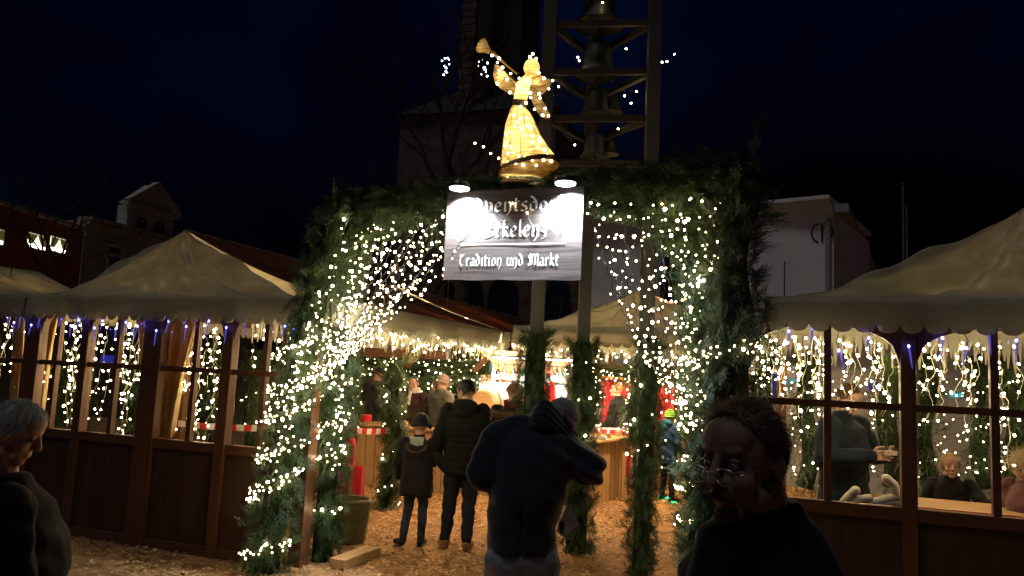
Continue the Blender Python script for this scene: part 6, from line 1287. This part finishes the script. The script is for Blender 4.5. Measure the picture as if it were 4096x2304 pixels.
c.loft([(C_(2084,2205,.02),.157,.14),(C_(2088,2100,.03),.163,.15),(C_(2108,1980,.04),.178,.175),(C_(2125,1860,.06),.190,.17),(C_(2132,1785,.08),.185,.15),(C_(2140,1735,.10),.155,.125),(C_(2160,1690,.12),.105,.10),(C_(2180,1655,.14),.085,.085)], n=28, rt=rtv, fw=fwv)
c.cap(shl, .092, ell_, .080, 16); c.cap(ell_, .082, wrl, .055, 16); c.cap(shr, .095, elr, .078, 16); c.cap(elr, .082, wrr, .056, 16); c.cap(C_(2060,1715,.09), .07, C_(2230,1712,.11), .075)
def coatd(co, no):
    rel = co-C_(2380,1850,.06); dd = np.linalg.norm(rel, axis=1); arm = np.exp(-(dd/.17)**2); w_ = wrinkle(.0035, 3)(co, no); vent = -.012*np.exp(-(((co-hip)@rtv-.0+.005)/.006)**2)*(co[:,2] < hip[2]+.25)*(((co-hip)@fwv) < 0)
    return w_+arm*.015*np.sin((rel@rtv)*40+(rel@UPZ)*70)+vent
meobj('coat', remesh(c, .009, 3, coatd), wool, cm, local=False)
# turned-up collar
bot = smoothp(np.array([C_(2098,1712,.05), C_(2135,1700,-.02), C_(2180,1705,-.03), C_(2225,1735,.0), C_(2275,1770,.07)]), 24); top = smoothp(np.array([C_(2118,1655,.10), C_(2150,1600,.08), C_(2190,1588,.06), C_(2235,1640,.06), C_(2318,1738,.12)]), 24)
def colf(u, v):
    i = min(int(u*23), 22); f_ = u*23-i; a = bot[i]*(1-f_)+bot[i+1]*f_; b_ = top[i]*(1-f_)+top[i+1]*f_; return a+(b_-a)*v-fwv*(.018*math.sin(math.pi*v)+.004*math.sin(v*25+u*6))
mb = MB(); mb.grid(colf, 30, 16, .012); mb.build('collar', wool, cm, smooth=True)
c = MB(); c.loft([(C_(2085,2165,.02),.145,.12),(C_(2085,2250,.02),.150,.13),(C_(2085,2290,.02),.145,.12)], rt=rtv, fw=fwv)
for q_, sx in ((hipL,-1),(hipR,1)):
    kn = np.array((q_[0],q_[1],.50))+fwv*.04+rtv*sx*.01; an_ = np.array((q_[0],q_[1],.09))+rtv*sx*.02; c.cap(q_+[0,0,.02], .098, kn, .078); c.cap(kn, .078, an_+[0,0,.03], .065)
meobj('jeans', remesh(c, .009, 2, wrinkle(.006, 5)), cloth('faded_denim', (.34,.40,.50), (.20,.25,.34)), cm, local=False)
for q_, sx in ((hipL,-1),(hipR,1)):
    an_ = np.array((q_[0],q_[1],.09))+rtv*sx*.02; c = MB(); c.cap(an_-[0,0,.035]-fwv*.04, .052, np.array((an_[0],an_[1],.05))+fwv*.15, .045); meobj('shoe', remesh(c, .01, 2), cloth('black_boot', (.015,.015,.017)), cm, local=False)
hairdo(cm, hc, Mh, 1.0, HR['grey'], lambda p: p[2] < .75 and p[2] > -.6 and p[1] < .35, L=.022, n=1500, seed=3, wdt=.0016, local=False, scale=1.02)
# leaflet he carries under the arm
fl = thing('leaflet', 'pale printed leaflet tucked under the arm of the bowed man', 'leaflet', C_(2280,2080,.25)); mb = MB(); pp = [C_(2272,2010,.22), C_(2318,2098,.25), C_(2255,2150,.25), C_(2225,2120,.22)]
mb.add([*pp]+[x+fwv*.004 for x in pp], [(0,1,2,3),(7,6,5,4),(0,4,5,1),(1,5,6,2),(2,6,7,3),(3,7,4,0)]); mb.build('paper', cloth('leaflet_paper', (.42,.42,.55), (.40,.40,.52), sheen=0), fl)
mb = MB(); o_ = C_(2268,2085,.225)
for k in range(3):
    a = pp[0]*.35+pp[3]*.45+pp[2]*.20-fwv*(.006+.001*k)+UPZ*(-.005-.018*k); mb.add([a-rtv*.018-UPZ*.012, a+rtv*.018-UPZ*.012, a+UPZ*.014, a-rtv*.018-UPZ*.012+fwv*.0005, a+rtv*.018-UPZ*.012+fwv*.0005, a+UPZ*.014+fwv*.0005], [(0,1,2),(5,4,3)])
mb.build('printed_fir_tree', cloth('green_print', (.03,.08,.05)), fl)
# ---- foreground man with glasses, lower right
ZM = 1.75
def Q_(px, py, dy=0): return D(px, py, ZM+dy)
fm = thing('person', 'balding bearded man with thin glasses and black coat at the lower right', 'person', Q_(3020,2300,.1)*[1,1,0])
hm = Q_(2978,1838,.0); Mf = np.column_stack([rtv, fwv, UPZ]) @ rotm(R(180-52), R(8), R(0)); sm_ = 1.07
b = MB(); head_prims(b, hm, Mf, sm_, 1.3); b.cap(Q_(3060,2080,.06), .066, hm+Mf@np.array((0,-.03,-.05)), .062)
hx = Q_(3040,2300,.08); b.loft([(np.array((hx[0],hx[1],.88)),.17,.12),(np.array((hx[0],hx[1],1.1)),.15,.11),(Q_(3045,2280,.08),.18,.12),(Q_(3050,2140,.07),.12,.08)], rt=rtv, fw=fwv)
sL, sR = Q_(2900,2215,.02), Q_(3190,2190,.14)
for a, sx in ((sL,-1),(sR,1)): e = a+rtv*sx*.06-UPZ*.30; w_ = e-UPZ*.25+fwv*(-.06); b.cap(a,.055,e,.042); b.cap(e,.042,w_,.028); hand_prims(b, w_, (0,0,-1), rtv*(-sx), 1, .5, sx)
for sx in (-1,1):
    hp = np.array((hx[0],hx[1],.88))+rtv*sx*.09; kn = hp-UPZ*.40; an_ = hp-UPZ*.79; b.cap(hp,.09,kn,.06); b.cap(kn,.06,an_,.04); b.cap(an_-[0,0,.03], .04, an_*[1,1,0]+[0,0,.035]-fwv*.15, .032)
meobj('body', remesh(b, .005, 2), M['skin_shaded'], fm, local=False); eyes(fm, hm, Mf, sm_, local=False)
c = MB(); c.loft([(np.array((hx[0],hx[1],.70)),.21,.17),(np.array((hx[0],hx[1],1.0)),.21,.17),(Q_(3050,2304,.08),.190,.165),(Q_(3055,2200,.08),.165,.14),(Q_(3060,2120,.07),.135,.12),(Q_(3052,2040,.06),.10,.10),(Q_(3062,1985,.07),.082,.078)], n=28, rt=rtv, fw=fwv)
for a, sx in ((sL,-1),(sR,1)): e = a+rtv*sx*.06-UPZ*.30; w_ = e-UPZ*.25+fwv*(-.06); c.cap(a,.078,e,.068,16); c.cap(e,.070,w_,.058,16)
meobj('coat', remesh(c, .010, 3, wrinkle(.005, 2)), cloth('black_wool_coat', (.006,.006,.010), rough=.95, sheen=.03), fm, local=False)
c = MB()
for sx in (-1,1): hp = np.array((hx[0],hx[1],.88))+rtv*sx*.09; c.cap(hp,.10,hp-UPZ*.40,.078); c.cap(hp-UPZ*.40,.078,hp-UPZ*.76,.06)
meobj('trousers', remesh(c, .012, 2), dkb, fm, local=False)
for sx in (-1,1): an_ = np.array((hx[0],hx[1],.06))+rtv*sx*.09; c = MB(); c.cap(an_+fwv*.04, .052, an_-fwv*.16, .045); meobj('shoe', remesh(c, .012, 2), blk, fm, local=False)
hairdo(fm, hm, Mf, sm_, HR['brown'], lambda p: p[2] > -.75 and p[1] < .22+.50*max(0,p[2]) and not (abs(p[0]) > .80 and -.42 < p[1] and p[2] < .12), L=.05, n=2600, seed=5, wdt=.0013, lift=.12, local=False, scale=1.06, down=(0,-.6,-1))
hairdo(fm, hm, Mf, sm_, HR['dblond'], lambda p: p[2] > .62 and p[1] < .62, L=.05, n=420, seed=6, wdt=.0006, lift=.45, shell=False, name='wispy_top_hair', local=False, scale=1.0, down=(0,-1,-.2))
def facehair(name, pts, n, L, seed, mt):
    mb = MB(); r = np.random.default_rng(seed)
    for k in range(n):
        cpt, rr0 = pts[r.integers(0, len(pts))]; d = r.normal(size=3); d[1] = abs(d[1]); d /= np.linalg.norm(d); q = np.array(cpt)+d*np.array(rr0); e = q+(d*.5+np.array((0,.1,-1))*.8+r.normal(size=3)*.25)*L*r.uniform(.6,1.2); sd = np.array((1,0,0))*.0011
        mb.add((np.array([q-sd, q+sd, e])*sm_)@Mf.T+hm, [(0,1,2)])
    for cpt, rr0 in pts: mb.ell(hm+Mf@(np.array(cpt)*sm_), np.array(rr0)*sm_*.85, M=Mf, n=10, k=7)
    return mb.build(name, mt, fm, smooth=False)
facehair('moustache', [((x,.092-.0*abs(x),-.050-abs(x)*.35),(.012,.011,.008)) for x in (-.028,-.018,-.008,.003,.012,.022,.030)], 500, .008, 1, HR['brown'])
facehair('beard', [((x,.078-abs(x)*.45,-.100+abs(x)*.25),(.014,.014,.016)) for x in (-.020,-.010,0,.010,.020)], 500, .007, 2, HR['brown'])
facehair('eyebrows', [((q*x,.090-x*.25,.030+.004*(x>.03)),(.007,.003,.003)) for q in (-1,1) for x in (.016,.024,.032,.040,.047)], 400, .009, 3, HR['brown'])
# glasses
mb = MB(); lens = MB()
for q_ in (-1,1):
    cx = np.array((q_*.034, .118, -.012)); ring_ = [(cx+np.array((math.cos(a)*.025, -.002*math.cos(2*a)-abs(math.cos(a))*.002, math.sin(a)*.017)))*sm_ for a in np.linspace(0, 6.283, 28)]; mb.tube([Mf@x+hm for x in ring_], .0017, 6, cap=False)
    lens.add(np.array([(cx+np.array((math.cos(a)*.024, yo, math.sin(a)*.016)))*sm_ for yo in (.0005,-.0012) for a in np.linspace(0, 6.283, 21)[:-1]])@Mf.T+hm, [tuple(range(20)), tuple(range(39,19,-1))])
    mb.tube([Mf@(np.array(x)*sm_)+hm for x in ((q_*.059,.115,-.008),(q_*.072,.10,-.004),(q_*.083,.03,.0),(q_*.085,-.02,.0))], .0013, 6)
mb.tube([Mf@(np.array(x)*sm_)+hm for x in ((-.010,.117,-.006),(0,.120,-.002),(.010,.117,-.006))], .0012, 6)
gl_ = mb.build('glasses', M['chrome'], fm, smooth=True); lens.build('lens', M['clear'], gl_)
# ---- white-haired person at the left edge
ZL = 3.1
def L_p(px, py, dy=0): return D(px, py, ZL+dy)
wm = thing('person', 'white-haired person in a dark coat at the lower left edge', 'person', L_p(60,2300)*[1,1,0])
hw = L_p(62,1728); Mw = np.column_stack([rtv, fwv, UPZ]) @ rotm(R(-80), R(22), 0)
b = MB(); head_prims(b, hw, Mw, 1.0); b.cap(L_p(10,1910), .058, hw+Mw@np.array((0,-.02,-.05)), .055); bx = L_p(30,2270)
b.loft([(np.array((bx[0],bx[1],.9)),.17,.12),(L_p(35,2170),.15,.11),(L_p(15,2040),.11,.08)], rt=fwv, fw=-rtv)
sA, sB = L_p(40,2020,-.16), L_p(20,2010,.16)
for a, sx in ((sA,-1),(sB,1)): e = a-UPZ*.3+rtv*.05; w_ = e-UPZ*.12+rtv*.22; b.cap(a,.055,e,.04); b.cap(e,.04,w_,.028); hand_prims(b, w_, rtv, -UPZ, 1, .5, sx)
for sx in (-1,1): hp = np.array((bx[0],bx[1],.88))+fwv*sx*.09; b.cap(hp,.09,hp-UPZ*.4,.06); b.cap(hp-UPZ*.4,.06,hp-UPZ*.79,.04); b.cap(hp-UPZ*.82,.04,hp*[1,1,0]+[0,0,.035]+rtv*.15,.03)
meobj('body', remesh(b, .007, 2), M['skin'], wm, local=False); eyes(wm, hw, Mw, 1.0, local=False)
hairdo(wm, hw, Mw, 1.0, HR['grey'], MK['full'], L=.045, n=1800, seed=9, wdt=.0014, local=False, scale=1.10)
c = MB(); c.loft([(np.array((bx[0],bx[1],.55)),.26,.22),(np.array((bx[0],bx[1],.9)),.25,.20),(L_p(40,2140),.24,.18),(L_p(25,2020),.21,.15),(L_p(15,1950),.14,.11),(L_p(15,1890),.09,.09)], rt=fwv, fw=-rtv)
for a, sx in ((sA,-1),(sB,1)): e = a-UPZ*.3+rtv*.05; w_ = e-UPZ*.12+rtv*.20; c.cap(a,.09,e,.075); c.cap(e,.075,w_,.055)
meobj('coat', remesh(c, .012, 3, wrinkle(.006, 8)), cloth('midnight_coat', (.003,.003,.006), rough=.95), wm, local=False)
c = MB()
for sx in (-1,1): hp = np.array((bx[0],bx[1],.88))+fwv*sx*.09; c.cap(hp,.10,hp-UPZ*.40,.078); c.cap(hp-UPZ*.40,.078,hp-UPZ*.76,.06)
meobj('trousers', remesh(c, .012, 2), dkb, wm, local=False)
for sx in (-1,1): an_ = np.array((bx[0],bx[1],.055))+fwv*sx*.09; c = MB(); c.cap(an_-rtv*.04, .05, an_+rtv*.16, .042); meobj('shoe', remesh(c, .012, 2), blk, wm, local=False)
